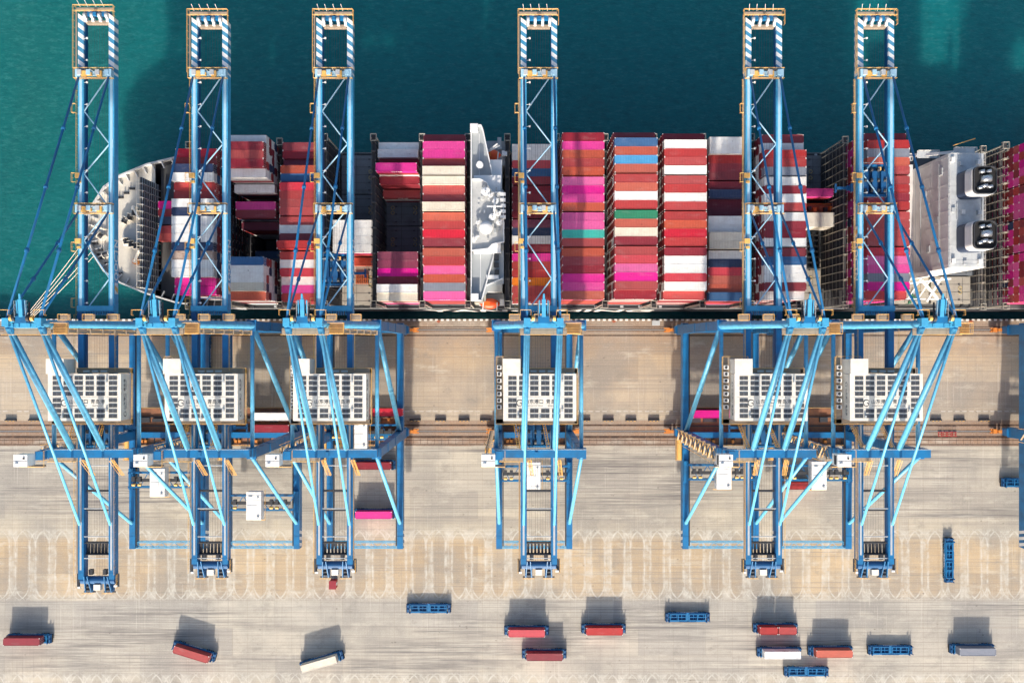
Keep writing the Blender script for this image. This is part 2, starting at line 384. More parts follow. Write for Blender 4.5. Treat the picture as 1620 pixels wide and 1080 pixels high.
X, Y = at(1037, 511, 0); o = part("equipment_box", mb, [DARK, GREY], None, (X, Y, 0)); tag(o, "dark square equipment box on the quay edge left of the fifth crane", "box")
# red racks lying on the landside rail strip
X, Y = at(1498, 686, 0)
rk = thing("red_rack", "row of bright red racks lying on the brown rail strip", "rack", (X, Y, 0))
for i in range(4):
    mb = MB(); x = -2.4 + i*1.6
    for a in (-.55, .55):
        mb.beam((x+a, -.8, .1), (x+a, .8, .1), .14, .2); mb.tube((x+a, -.7, .2), (x+a, -.7, .9), .06, n=5); mb.tube((x+a, .7, .2), (x+a, .7, .9), .06, n=5)
    mb.beam((x-.55, 0, .5), (x+.55, 0, .5), .2, .3); mb.beam((x-.55, -.7, .9), (x+.55, -.7, .9), .12, .12); mb.beam((x-.55, .7, .9), (x+.55, .7, .9), .12, .12)
    part("rack_bay", mb, REDP, rk)

# ================================================================== CRANES
LX, WSY, LSY = 11.35, 6.0, -28.2      # leg half spacing, waterside / landside rail
def crane_sign_meshes():
    a = text_mesh("山东港口", 1.75); b = text_mesh("青岛港", 1.75)
    c = text_mesh("SHANDONG PORT GROUP", 0.52); d = text_mesh("QINGDAO PORT", 0.52)
    return a, b, c, d
def g_logo(size):
    """round G-like swirl emblem"""
    mb = MB(); n = 26
    for ring, (r0, r1, a0, a1) in enumerate([(0.72, 1.0, 20, 300), ]):
        vs = []; 
        for i in range(n+1):
            t = R(a0 + (a1-a0)*i/n); k = 0.35 + 0.65*math.sin(math.pi*i/n)
            ri = r1 - (r1-r0)*k
            vs += [(math.cos(t)*ri*size, math.sin(t)*ri*size, 0), (math.cos(t)*r1*size, math.sin(t)*r1*size, 0)]
        mb.add(vs, [(2*i, 2*i+1, 2*i+3, 2*i+2) for i in range(n)])
    mb.add([(0.1*size, -.12*size, 0), (.72*size, -.12*size, 0), (.72*size, .08*size, 0), (.1*size, .08*size, 0)], [(0,1,2,3)])
    mb.add([(0.52*size, -.75*size, .001), (.72*size, -.7*size, .001), (.72*size, -.12*size, .001), (.52*size, -.12*size, .001)], [(0,1,2,3)])
    return mb
TXT = crane_sign_meshes()
for t_ in TXT: t_.materials.append(SIGN_DK)
LOGO = g_logo(1.0).mesh("emblem", SIGN_DK)
BOOMTXT = text_mesh("QQCTN", 3.0, bold=True); BOOMTXT.materials.append(WHITE)
BOOMTXT2 = text_mesh("QQCTN", 1.1, bold=True); BOOMTXT2.materials.append(WHITE)

def swirl_sign(parent, origin, right, up, k=1.0):
    r = Vector(right); u = Vector(up); O = Vector(origin)
    place_text(LOGO, None, parent, O + r*(-7.1*k), right, up, "emblem").scale = (k*1.25,)*3
    for me, dx, dy in ((TXT[0], -1.9, .35), (TXT[1], 5.0, .35), (TXT[2], -1.9, -1.05), (TXT[3], 5.0, -1.05)):
        place_text(me, None, parent, O + r*(dx*k) + u*(dy*k), right, up).scale = (k, k, k)

def build_crane(boom_tip=89.3, rear=-61.4, stretch=0.0):
    P = {}
    root = link("gantry_crane", None)
    T = 57.0
    # legs, each tapered box with collar
    for sx in (-1, 1):
        for y in (WSY, LSY):
            mb = MB(); x = sx*LX
            mb.beam((x, y, 4.6), (x, y, 16), 2.0, 3.4, w2=2.1, h2=2.8, up=(0, 1, 0)); mb.beam((x, y, 16), (x, y, T), 2.1, 2.8, w2=1.8, h2=2.3, up=(0, 1, 0))
            mb.cbox((x, y, T-0.2), (2.5, 2.9, .9)); mb.cbox((x, y, 30), (2.25, 2.75, .25)); mb.cbox((x, y, 44), (2.2, 2.65, .25))
            part("leg", mb, BLUE, root)
    for y in (WSY, LSY):
        mb = MB(); mb.cbox((0, y, 4.2), (26.0, 1.9, 2.2)); mb.cbox((-LX, y, 4.2), (3.2, 2.5, 2.6)); mb.cbox((LX, y, 4.2), (3.2, 2.5, 2.6))
        part("sill_beam", mb, BLUE, root)
        for sx in (-1, 1):
            mb = MB(); x = sx*LX
            mb.cbox((x, y, 2.55), (5.6, 1.0, .9), 0); mb.cbox((x-1.5, y, 1.75), (2.5, .9, .8), 0); mb.cbox((x+1.5, y, 1.75), (2.5, .9, .8), 0)
            for k in (-2.3, -0.9, 0.9, 2.3): mb.tube((x+k, y-.3, .62), (x+k, y+.3, .62), .5, n=12, mi=1)
            mb.cbox((x+sx*3.4, y, 1.5), (1.3, 1.5, 1.3), 0); mb.cbox((x+sx*4.2, y-.5, 1.2), (.7, .5, .5), 0); mb.cbox((x+sx*4.2, y+.5, 1.2), (.7, .5, .5), 0)
            part("bogie", mb, [ORANGE, DARK], root)
    # portal level
    rearp = -64.9
    for sx in (-1, 1):
        mb = MB(); x = sx*LX
        mb.box(x-.95, x+.95, rearp, WSY+2.0, 10.6, 13.6)
        mb.cbox((x - sx*1.25, (rearp+WSY)/2, 13.2), (.35, WSY-rearp-2, .5), 1)
        for k in range(12): mb.box(x-1.0, x+1.0, rearp+4+k*5.6, rearp+4.12+k*5.6, 10.7, 13.65)
        for k in range(3):                                       # painted end stripes
            mb.add([(x+sx*.96, rearp+.2+k*2.0, 10.7), (x+sx*.96, rearp+1.2+k*2.0, 10.7), (x+sx*.96, rearp+2.0+k*2.0, 13.5), (x+sx*.96, rearp+1.0+k*2.0, 13.5)], [(0,1,2,3) if sx > 0 else (3,2,1,0)], 2)
        part("portal_girder", mb, [BLUE, DARK, WHITE], root)
    for y in (WSY, LSY):
        mb = MB(); mb.box(-LX+.95, LX-.95, y-.9, y+.9, 10.9, 13.3); part("portal_beam", mb, BLUE, root)
    mb = MB()
    for y in (rearp+.2, rearp+2.0):
        for z in (11.2, 13.1): mb.beam((-LX+.95, y, z), (LX-.95, y, z), .28, .28)
    n = 10
    for i in range(n):
        x0 = -LX+1+i*(2*LX-2)/n; x1 = x0+(2*LX-2)/n
        ya, yb = (rearp+.2, rearp+2.0) if i % 2 else (rearp+2.0, rearp+.2)
        mb.beam((x0, ya, 13.1), (x1, yb, 13.1), .13, .13); mb.beam((x0, rearp+.2, 11.2), (x1, rearp+.2, 13.1), .13, .13)
    part("end_truss", mb, TUBE, root)
    # transfer platform between the landside legs
    mb = MB(); mb.box(-10.2, 10.2, -31.6, -19.4, 11.3, 11.75, 0)
    for k in range(5):
        mb.box(-10.2, 10.2, -31.3+k*2.9, -31.0+k*2.9, 11.75, 12.1, 1)
    for k in range(9): mb.box(-10+k*2.45, -9.7+k*2.45, -31.6, -29.3, 11.75, 12.0, 1)
    for (a, b_, c_, d_) in ((-9.4, -6.2, -24.2, -22.6), (-5.4, -1.0, -24.0, -22.9), (6.0, 8.8, -28.6, -27.0), (2.4, 5.0, -24.1, -22.5)): mb.box(a, b_, c_, d_, 11.75, 12.5, 1)
    for (a, b_) in ((-8.6, -30.3), (-7.4, -30.3), (-2, -30.3), (4.2, -30.4), (7.6, -23.2)): mb.cbox((a, b_, 12.3), (.8, .9, 1.1), 2)
    part("transfer_platform", mb, [RUST, DARK, ORANGE], root)
    mb = MB(); mb.rail([(-10.2, -31.6, 11.75), (10.2, -31.6, 11.75)], r=.07); mb.rail([(-10.2, -19.4, 11.75), (10.2, -19.4, 11.75)], r=.07)
    part("platform_railing", mb, YEL, root)
    # braces
    for sx in (-1, 1):
        x = sx*LX
        mb = MB(); mb.tube((x, WSY-.6, T-1.5), (x, LSY+1.2, 14.2), .72, n=14)
        q = Vector((x, WSY-.6, T-1.5)).lerp(Vector((x, LSY+1.2, 14.2)), .55); mb.tube(q, q+Vector((0, -.35, -.45)), .84, n=14)
        part("diagonal_brace", mb, TUBE, root, smooth=True)
        mb = MB(); mb.tube((x, LSY-.6, T+.4), (x, -56.5, 13.9), .54, n=14); part("rear_brace", mb, TUBE, root, smooth=True)
        mb = MB(); mb.tube((x, WSY-1.2, T-.6), (x, LSY+1.2, T-.6), .54, n=14); part("tie_tube", mb, TUBE, root, smooth=True)
    mb = MB(); mb.box(-12.2, 12.2, LSY-.45, LSY+1.55, 59.0, 61.2); mb.box(-12.2, 12.2, LSY-.55, LSY+1.65, 61.2, 61.28); mb.box(-1.2, -.4, LSY, LSY+1, 61.28, 61.6)
    for sx in (-1, 1): mb.cbox((sx*LX, LSY+.4, 57.9), (2.2, 2.4, 2.3)); mb.cbox((sx*3.9, LSY+.6, 57.6), (1.2, 1.6, 3.0))
    part("cross_beam", mb, BLUE, root)
    mb = MB(); mb.rail([(-12.2, LSY+1.7, 61.2), (12.2, LSY+1.7, 61.2)], r=.05, h=1.0, step=2.4)
    part("walkway_railing", mb, GREY, root)
    mb = MB(); mb.box(-LX+1, LX-1, WSY-.8, WSY+.9, 57.6, 59.6); part("waterside_beam", mb, BLUE, root)
    # A-frame
    for sx in (-1, 1):
        mb = MB(); a = Vector((sx*LX, WSY, T)); b = Vector((sx*3.75, WSY-.6, 87.3))
        mb.tube(a, b, 1.05, 0.85, n=16)
        for k in (.25, .5, .75): q = a.lerp(b, k); d = (b-a).normalized()*.12; mb.tube(q-d, q+d, 1.12-.2*k, n=16)
        part("apex_leg", mb, TUBE, root, smooth=False)
    mb = MB(); mb.cbox((0, WSY-.9, 86.6), (9.0, 1.0, 1.3)); mb.cbox((-3.75, WSY-.2, 87.4), (1.5, 1.9, 2.0)); mb.cbox((3.75, WSY-.2, 87.4), (1.5, 1.9, 2.0))
    for k in (-2.6, -1.3, 1.3, 2.6): mb.cbox((k, WSY-.9, 87.45), (.5, .8, .5))
    for k in (-1, 1): mb.beam((k*3.0, WSY-.4, 87.4), (k*1.2, WSY+.9, 88.0), .4, .5)
    part("apex_beam", mb, BOOMP, root)
    mb = MB()
    mb.box(-1.3, 1.3, WSY-.4, WSY+1.2, 87.4, 88.6, 0); mb.beam((0, WSY+.2, 88.0), (0, WSY+5.0, 88.6), .9, 1.0, 2)
    for sx in (-1, 1):
        mb.beam((sx*.95, WSY+1.2, 88), (sx*.95, WSY+4.8, 88.5), .22, .5, 2); mb.rail([(sx*1.25, WSY+1, 87.8), (sx*1.25, WSY+4.6, 88)], r=.07, mi=4, step=.9); mb.box(sx*1.2-.12, sx*1.2+.12, WSY+1, WSY+4.4, 87.2, 87.6, 1); mb.tube((sx*1.6-.3, WSY+.7, 88.4), (sx*1.6+.3, WSY+.7, 88.4), .75, n=14, mi=1)
        mb.tube((sx*2.4-.3, WSY+.7, 88.2), (sx*2.4+.3, WSY+.7, 88.2), .6, n=14, mi=3)
    mb.tube((0, WSY+4.8, 88.7), (0, WSY+6.2, 89.1), .35, .2, n=10, mi=2)
    part("hoist_mast", mb, [BLUE, DARK, BOOMP, YEL, GREY], root)
    # apex platforms with railings
    mb = MB()
    mb.box(-5.4, 5.4, WSY-3.0, WSY-1.5, 86.0, 86.12, 1); mb.rail([(-5.4, WSY-3, 86.1), (5.4, WSY-3, 86.1)], r=.07, step=1.5)
    mb.box(4.9, 8.7, WSY-2.8, WSY-.4, 84.6, 84.7, 1); mb.rail([(4.9, WSY-2.8, 84.7), (8.7, WSY-2.8, 84.7), (8.7, WSY-.2, 84.7), (4.9, WSY-.2, 84.7)], r=.08, step=1.0)
    for k in range(6): mb.box(5.2, 8.5, WSY-2.7+k*.42, WSY-2.58+k*.42, 84.7, 84.9)
    mb.rail([(2.9, WSY+1.4, 87.6), (2.9, WSY+2.6, 87.6), (5.3, WSY+2.6, 87.6), (5.3, WSY+1.4, 87.6)], r=.06, step=1.2)
    mb.rail([(-2.9, WSY+1.4, 87.6), (-2.9, WSY+2.6, 87.6), (-5.3, WSY+2.6, 87.6), (-5.3, WSY+1.4, 87.6)], r=.06, step=1.2)
    part("apex_platform", mb, [YEL, WALK], root)
    # waterside walkway at leg-top level
    mb = MB(); N = 7; ys_ = WSY-2.0
    for k in range(N):                                   # stepped walkway following the right apex leg
        xa = 4.2+(LX-4.2)*k/N; xb = 4.2+(LX-4.2)*(k+1)/N; za = 85.0+(58.0-85.0)*k/N; zb = 85.0+(58.0-85.0)*(k+1)/N
        mb.beam((xa, ys_, za), (xb, ys_, zb), .7, .1, 1, up=(0, 1, 0) if False else (0, 0, 1))
        for o in (-.55, .55): mb.tube((xa, ys_+o, za+1), (xb, ys_+o, zb+1), .06, n=4); mb.tube((xa, ys_+o, za+.1), (xb, ys_+o, zb+.1), .06, n=4)
        mb.cbox((xb, ys_, zb), (1.0, 1.3, .1), 1)
        for o in (-.55, .55): mb.tube((xb, ys_+o, zb-.1), (xb, ys_+o, zb+1.05), .06, n=4)
    part("waterside_walkway", mb, [YEL, WALK], root)
    for k in (-6.5, 0, 6.5): m2 = MB(); m2.box(k-1.4, k+1.4, WSY+.9, WSY+2.8, 59.6, 59.7, 1); m2.rail([(k-1.4, WSY+1.2, 59.7), (k+1.4, WSY+1.2, 59.7), (k+1.4, WSY+2.8, 59.7), (k-1.4, WSY+2.8, 59.7)], r=.09, step=.9, closed=True); part("service_platform", m2, [YEL, WALK], root)
    # stair tower on the landside-left leg
    mb = MB(); z = 14.0; sgn = 1
    x0 = -LX-2.6
    while z < 56:
        ya, yb = (LSY-1.5, LSY+1.6) if sgn > 0 else (LSY+1.6, LSY-1.5)
        mb.beam((x0, ya, z), (x0, yb, z+2.8), .42, .08, 1); mb.tube((x0-.45, ya, z+1), (x0-.45, yb, z+3.8), .06, n=4); mb.tube((x0+.45, ya, z+1), (x0+.45, yb, z+3.8), .06, n=4)
        mb.box(x0-.4, x0+1.2, yb-.3, yb+.3, z+2.75, z+2.85, 1); z += 2.8; sgn = -sgn
    for yy in (LSY-2.1, LSY+2.2):
        mb.tube((x0-.7, yy, 14), (x0-.7, yy, 57), .07, n=4)
    part("stair_tower", mb, [YEL, WALK], root)
    for sx in (-1, 1):                                   # inclined ladders from the cross beam to the girder
        mb = MB()
        a = Vector((sx*3.9+1.4, LSY-1.5, 58.5)); b = Vector((sx*3.9+2.1, LSY-6.2, 54.3))
        for o in (-.4, .4):
            mb.tube(a+Vector((o, 0, 0)), b+Vector((o, 0, 0)), .09, n=4); mb.tube(a+Vector((o, 0, 1)), b+Vector((o, 0, 1)), .07, n=4)
        for k in range(12): q = a.lerp(b, k/11); mb.box(q.x-.4, q.x+.4, q.y-.08, q.y+.08, q.z-.03, q.z+.03)
        part("ladder", mb, YEL, root)
        mb = MB(); a = Vector((sx*3.9-1.6, LSY+2.2, 60.5)); b = Vector((sx*3.9-2.6, LSY+8.3, 55))
        for o in (-.35, .35): mb.tube(a+Vector((o, 0, 0)), b+Vector((o, 0, 0)), .09, n=4); mb.tube(a+Vector((o, 0, 1)), b+Vector((o, 0, 1)), .07, n=4)
        for k in range(12): q = a.lerp(b, k/11); mb.box(q.x-.35, q.x+.35, q.y-.08, q.y+.08, q.z-.03, q.z+.03)
        part("ladder", mb, YEL, root)
    # stays
    for sx in (-1, 1):
        x = sx*3.75
        def joints(mb, a, b, n, r):
            for i in range(1, n):
                q = a.lerp(b, i/n); d = (b-a).normalized()*.45; mb.tube(q-d, q+d, r*1.7, n=8)
        a = Vector((x, WSY+.5, 87.8)); b = Vector((sx*4.0, 73.0, 57.4)); mb = MB(); mb.tube(a, b, .30, n=8); joints(mb, a, b, 4, .30); part("forestay", mb, BLUE, root, smooth=True)
        b = Vector((sx*4.0, 36.6, 57.4)); mb = MB(); mb.tube(a, b, .28, n=8); joints(mb, a, b, 3, .28); part("forestay", mb, BLUE, root, smooth=True)
        mb = MB(); mb.tube((x, WSY-1.4, 87), (sx*4.1, LSY+1.6, 60.6), .76, n=16); part("backstay", mb, TUBE, root, smooth=True)
        mb = MB(); mb.tube((x, WSY-1.6, 87.3), (sx*4.1, -47.2, 57.2), .34, n=10); part("backstay", mb, TUBE, root, smooth=True)
    # boom and main girders
    ZT, ZB = 56.6, 54.4
    hinge = 8.8
    for sx in (-1, 1):
        x = sx*4.1
        mb = MB(); mb.box(x-.75, x+.75, hinge, 73.0, ZB, ZT, 0)
        mb.box(x-sx*.76-.12, x-sx*.76+.12, hinge, boom_tip-3, ZB+.2, ZB+1.6, 2)            # trolley rail bracket, inner side
        y = 73.0; k = 0; W = (boom_tip-1.5-73.0)/13.0
        while k < 13:
            d = .55
            y0, y1 = y+k*W, y+(k+1)*W
            mb.add([(x-.75, y0+(d if k else 0), ZB), (x+.75, y0-(d if k else 0), ZB), (x+.75, y1-d, ZB), (x-.75, y1+d, ZB),
                    (x-.75, y0+(d if k else 0), ZT), (x+.75, y0-(d if k else 0), ZT), (x+.75, y1-d, ZT), (x-.75, y1+d, ZT)],
                   [(0,3,2,1),(4,5,6,7),(0,1,5,4),(1,2,6,5),(2,3,7,6),(3,0,4,7)], 1 if k % 2 == 0 else 4); k += 1
        for k in range(9): mb.box(x-.8, x+.8, hinge+3+k*7.2, hinge+3.2+k*7.2, ZB+.02, ZT+.04, 0)
        mb.box(x-.35, x+.35, hinge+1, 72, ZT+.02, ZT+.08, 3)
        b = part("boom_girder", mb, [BOOMP, WHITE, DBLUE, THIN, STRIPE], root)
        if True:
            place_text(BOOMTXT, None, b, (x+sx*.76, 23.5, 55.5), (0, sx, 0), (0, 0, 1)).scale = (1.0, .92, 1)
            m2 = MB(); m2.add([(0, -1.5, -.9), (0, 1.5, -.9), (0, 1.5, .9), (0, -1.5, .9)], [(0,1,2,3) if sx > 0 else (3,2,1,0)], 0)
            e = .01*sx; m2.add([(e, -1.3, -.8), (e, 0.0, -.8), (e, 0.9, .9), (e, -.2, .9)], [(0,1,2,3) if sx > 0 else (3,2,1,0)], 1)
            link("emblem_panel", m2.mesh("emblem_panel", [WHITE, YEL]), b, (x+sx*.765, 23.5-sx*7.6, 55.5))
        mb = MB(); mb.box(x-.75, x+.75, rear+3.5, hinge-.6, ZB, ZT, 0)
        mb.box(x-sx*.76-.12, x-sx*.76+.12, rear+4, hinge-.6, ZB+.2, ZB+1.6, 1)
        for k in range(9): mb.box(x-.8, x+.8, rear+5+k*6.8, rear+5.2+k*6.8, ZB+.02, ZT+.04, 0)
        mb.cbox((x, hinge-.3, ZT), (1.3, 1.8, 1.2), 1); mb.box(x-.25, x+.25, rear+6, -20, ZT+.02, ZT+.12, 2)
        part("main_girder", mb, [BLUE, DBLUE, GREY], root)
    mb = MB(); mb.box(-3.35, 3.35, boom_tip-1.5, boom_tip-.3, ZB+.3, ZT-.2); part("boom_end_beam", mb, BLUE, root)
    mb = MB(); mb.box(-4.9, 4.9, hinge+1.0, hinge+2.4, ZT-.6, ZT+.5)
    for k in range(10): mb.cbox((-3.0+k*.66, hinge+.6, 55.9), (.3, 1.2, 1.0))
    part("hinge_beam", mb, BOOMP, root)
    # zigzag bracing between the boom girders
    ys = [73.2, 63.4, 54.6, 46.6, 37.3, 28.8, 18.6, 9.3]; mb = MB()
    for i in range(7):
        sx = 1 if i % 2 == 0 else -1
        mb.tube((sx*3.4, ys[i], 56.2), (-sx*3.4, ys[i+1], 56.2), .18, n=8)
        mb.add([(sx*3.3, ys[i]-1.1, 56.35), (sx*4.6, ys[i]-1.1, 56.75), (sx*4.6, ys[i]+1.1, 56.75), (sx*3.3, ys[i]+1.1, 56.35)], [(0,1,2,3)])
    part("boom_bracing", mb, THIN, root)
    for y in (73.0, 37.0):
        mb = MB(); mb.box(-3.3, 3.3, y-.5, y+.6, 56.5, 57.6, 0)
        for k in range(4): mb.cbox((-3.6+k*2.4, y+.1, 58.0), (1.1, 1.3, .9), 0 if k % 2 else 3)
        for sx in (-1, 1): mb.cbox((sx*4.1, y, 57.4), (1.4, 2.0, 1.5), 0)
        mb.box(-5.2, 4.9, y-1.3, y-.8, 56.9, 57.0, 2); mb.box(-5.2, 4.9, y+1.0, y+1.4, 56.9, 57.0, 2)
        for k in (-2.6, 1.6): mb.cbox((k, y-.2, 57.9), (1.3, 1.5, .5), 1)
        mb.rail([(-5.3, y+1.4, 57), (5.0, y+1.4, 57)], r=.08, mi=1, step=1.3); mb.rail([(-5.3, y-1.3, 57), (5.0, y-1.3, 57)], r=.08, mi=1, step=1.3)
        mb.rail([(-5.3, y-1.3, 57), (-5.3, y+1.4, 57)], r=.08, mi=1); mb.cbox((-1.2, y-.3, 57.9), (1.5, .8, .7), 1)
        mb.tube((.5, y, 57), (.2, y+.3, 60.3), .06, n=4, mi=3)
        part("stay_frame", mb, [THIN, YEL, WALK, GREY], root)
    # tip machinery
    mb = MB(); ty = boom_tip
    mb.box(-5.4, 4.9, ty-.35, ty+.45, 56.7, 56.8, 1)
    mb.box(-5.4, -5.3, ty-.7, ty+.8, 56.7, 56.8, 0); mb.box(4.8, 4.9, ty-.7, ty+.8, 56.7, 56.8, 0)
    mb.rail([(-5.6, ty+.8, 56.8), (5.0, ty+.8, 56.8)], r=.08, mi=0, step=1.2); mb.rail([(-5.6, ty-.7, 56.8), (5.0, ty-.7, 56.8)], r=.07, mi=0, step=1.2)
    mb.rail([(-5.6, ty-16, 56.8), (-5.6, ty+.6, 56.8)], r=.08, mi=0, step=1.8); mb.rail([(5.2, ty-3.2, 56.8), (5.2, ty+.6, 56.8)], r=.08, mi=0, step=1.2)
    mb.box(-5.6, -5.2, ty-16, ty, 56.4, 56.5, 1)
    for k in (-2.9, -1.0, 1.0, 2.9): mb.tube((k-.35, ty-1.6, 56.6), (k+.35, ty-1.6, 56.6), .75, n=12, mi=2); mb.cbox((k, ty-2.6, 56.0), (.7, 1.0, 1.0), 3)
    mb.cbox((0, ty-3.1, 55.4), (6.0, .8, 1.2), 1); mb.cbox((0, ty-1.5, 57.2), (.9, .9, .8), 4)
    for k in (-4, -2, .2, 2.3): mb.tube((k, ty+.6, 57), (k-.3, ty+1.9, 58.2), .06, n=4, mi=3)
    part("tip_machinery", mb, [YEL, WALK, GREY, WHITE, BLUE], root)
    # side walkway along the boom, cable festoon, floodlights
    mb = MB(); mb.box(-5.45, -4.9, hinge, 72, 55.2, 55.3, 1); mb.rail([(-5.5, hinge, 55.3), (-5.5, 72, 55.3)], r=.07, step=1.5)
    for yy in (64, 45.5, 27, 12):
        mb.rail([(-5.5, yy-1.2, 56), (-6.4, yy-1.2, 56), (-6.4, yy+1.2, 56), (-5.5, yy+1.2, 56)], r=.08, step=1.2)
    for yy in (46, 28.5): mb.cbox((-4.6, yy, 57.0), (1.5, 1.3, .5)); mb.cbox((-4.4, yy-1.7, 56.95), (1.0, .6, .4))
    part("boom_walkway", mb, [YEL, WALK], root)
    mb = MB(); mb.rail([(-5.3, rear+5, 56.7), (-5.3, -21, 56.7)], r=.07, step=1.8); mb.rail([(5.3, rear+5, 56.7), (5.3, -21, 56.7)], r=.05, step=1.8)
    mb.box(-5.4, -5.0, rear+5, -21, 56.3, 56.4, 1); mb.rail([(-5.3, -6, 56.7), (-5.3, hinge, 56.7)], r=.07, step=1.8); mb.rail([(5.6, -6, 56.7), (5.6, hinge-2, 56.7)], r=.07, step=1.8)
    part("girder_walkway", mb, [YEL, WALK], root)
    fl = MB(); fl.tube((0, 0, 0), (.7, 0, .25), .06, n=4); fl.cbox((.85, 0, .25), (.42, .42, .3))
    flm = fl.mesh("floodlight", WHITE)
    for k in range(13): link("floodlight", flm, root, (-3.3, 12+k*5.9, 56.3))
    mb = MB()
    for x in (-2.4, -1.9, -.9, -.3, .4, 1.1, 1.8, 2.5): mb.tube((x, rear+4, 55.6), (x, boom_tip-2, 55.6), .022, n=4, caps=False)
    part("trolley_rope", mb, DARK, root)
    # cross tubes between the rear girders
    mb = MB()
    for y in (-31.5, -43, -50.5, -56.3): mb.tube((-3.3, y, 56.4), (3.3, y, 56.4), .13, n=6)
    part("girder_tie", mb, GREY, root)
    mb = MB()
    for y in (-38.5, -43.6): m2 = MB(); m2.box(-3.35, 3.35, y-.25, y+.25, 54.5, 55.4, 0); part("cross_bar", m2, [DARK], root)
    mb.box(-3.35, 3.35, -52.6, -52.2, 54.6, 55.6, 0)
    for k in range(7): mb.box(-3.1+k*.95, -2.55+k*.95, -55.35, -52.15, 54.7, 55.3, 0)
    mb.box(-3.35, 3.35, -55.6, -55.3, 54.5, 55.9, 0); mb.rail([(-3.2, -52.2, 55.6), (3.2, -52.2, 55.6)], r=.06, mi=0, step=1)
    part("cable_carrier", mb, [DARK], root)
    # rear machinery
    mb = MB(); ry = rear
    mb.tube((-4.6, ry+3.0, 55.2), (4.6, ry+3.0, 55.2), 1.05, n=16, mi=0)
    for sx in (-1, 1):
        mb.tube((sx*4.4, ry+3.0, 54.9), (sx*4.4, ry+2.0, 54.9), .7, n=10, mi=2)
        mb.box(sx*2.7-1.0, sx*2.7+1.0, ry-.3, ry+2.4, 54.0, 54.9, 0)
        for o in (-.8, .8): mb.beam((sx*2.7+o, ry-.3, 55.3), (sx*2.7+o*.5, ry+4.4, 56.8), .22, .5, 2)
        for k in range(3): mb.tube((sx*2.7-.5, ry+.3+k*.9, 55.2), (sx*2.7+.5, ry+.3+k*.9, 55.2), .42, n=10, mi=1)
        mb.rail([(sx*2.7-1.5, ry-.5, 55), (sx*2.7+1.5, ry-.5, 55)], r=.06, mi=3, step=1)
        mb.box(sx*2.7-1.6, sx*2.7+1.6, ry-.6, ry-.2, 54.6, 54.7, 1)
        mb.rail([(sx*5.6, ry+1.2, 56), (sx*5.6, ry+4.8, 56)], r=.07, mi=3, step=1.2); mb.box(sx*5.3-.4, sx*5.3+.4, ry+1.2, ry+4.8, 55.5, 55.6, 1)
    mb.cbox((0, ry+1.2, 55.6), (1.8, 1.5, 1.3), 4); mb.cbox((-4.9, ry+1.1, 55.9), (.7, .5, .4), 5); mb.cbox((4.9, ry+1.5, 55.9), (.9, .5, .4), 5)
    for x in (-1.9, 1.9): mb.cbox((x, ry+5.2, 55.4), (1.0, 1.4, .9), 1)
    part("rear_machinery", mb, [DBLUE, DARK, BLUE, YEL, CREAM, WHITE], root)
    # machinery house
    hx0, hx1, hy0, hy1, hz0, hz1 = -9.35, 9.4, -18.9, -6.9, 57.2, 62.2
    mb = MB(); mb.box(hx0, hx1, hy0, hy1, hz0, hz1, 0)
    mb.box(hx0-.12, hx1+.12, hy0-.12, hy1+.12, hz1, hz1+.16, 0)
    for y in (-7.3, -10.0, -12.9, -15.8, -18.5): mb.box(hx0+.5, hx1-.5, y-.06, y+.06, hz1+.16, hz1+.2, 0)
    for k in range(15): mb.box(hx0+1+k*1.2, hx0+1.5+k*1.2, hy0-.06, hy0, hz0+1.2, hz0+2.8, 2)
    house = part("machinery_house", mb, [CREAM, GREY, DARK], root)
    mb = MB(); mb.box(hx0-.1, hx0+4.2, hy1+.15, hy1+3.9, hz0, hz1+.7, 0); mb.box(hx0-.25, hx0+4.35, hy1+.12, hy1+4.05, hz1+.7, hz1+.85, 0)
    part("annex", mb, [CREAM], house)
    mb = MB(); mb.box(-1.12, 1.12, -.5, .5, 0, .05, 0)
    for a in (-.55, .55): mb.box(a-.53, a+.53, -.48, .48, .05, .062, 1)
    for (a, b_, h_) in ((5.9, -8.6, .7), (5.9, -16.2, .5), (-5.6, -17.9, .6), (.1, -18.4, .5)): m3 = MB(); m3.cbox((a, b_, hz1+.16+h_/2), (.45, .7, h_), 0); part("roof_vent", m3, [GREY], house)
    spm = mb.mesh("solar_panel", [GREY, paint("solar_cell", (0.065, 0.07, 0.08), 0.3, dirt=.2, dirtcol=(.12, .11, .1), vary=.3)])
    cx = [-7.1, -4.28, -1.4, 1.45, 4.32, 7.5]; cy = [-7.85, -9.2, -10.58, -11.97, -13.65, -15.02, -16.4, -17.75]
    for i, x in enumerate(cx):
        for j, y in enumerate(cy):
            if 1 <= i <= 4 and j in (4, 5): continue
            link("solar_panel", spm, house, (x, y, hz1+.2))
    swirl_sign(house, (-.1, -14.35, hz1+.215), (1, 0, 0), (0, 1, 0), .72)
    swirl_sign(house, (hx1+.03, -12.9, 59.9), (0, 1, 0), (0, 0, 1), .62)
    swirl_sign(house, (hx0-.03, -13.6, 59.9), (0, -1, 0), (0, 0, 1), .55)
    ac = MB(); ac.box(-.55, .55, -.55, .55, 0, 1.2, 0); ac.tube((0, 0, 1.2), (0, 0, 1.26), .42, n=10, mi=1); ac.box(.3, .62, -.42, .42, .1, 1.35, 0)
    acm = ac.mesh("air_conditioner", [WHITE, DARK])
    for k in range(7): link("air_conditioner", acm, house, (hx0-1.25, hy1+1.7-k*1.75, hz0+.2))
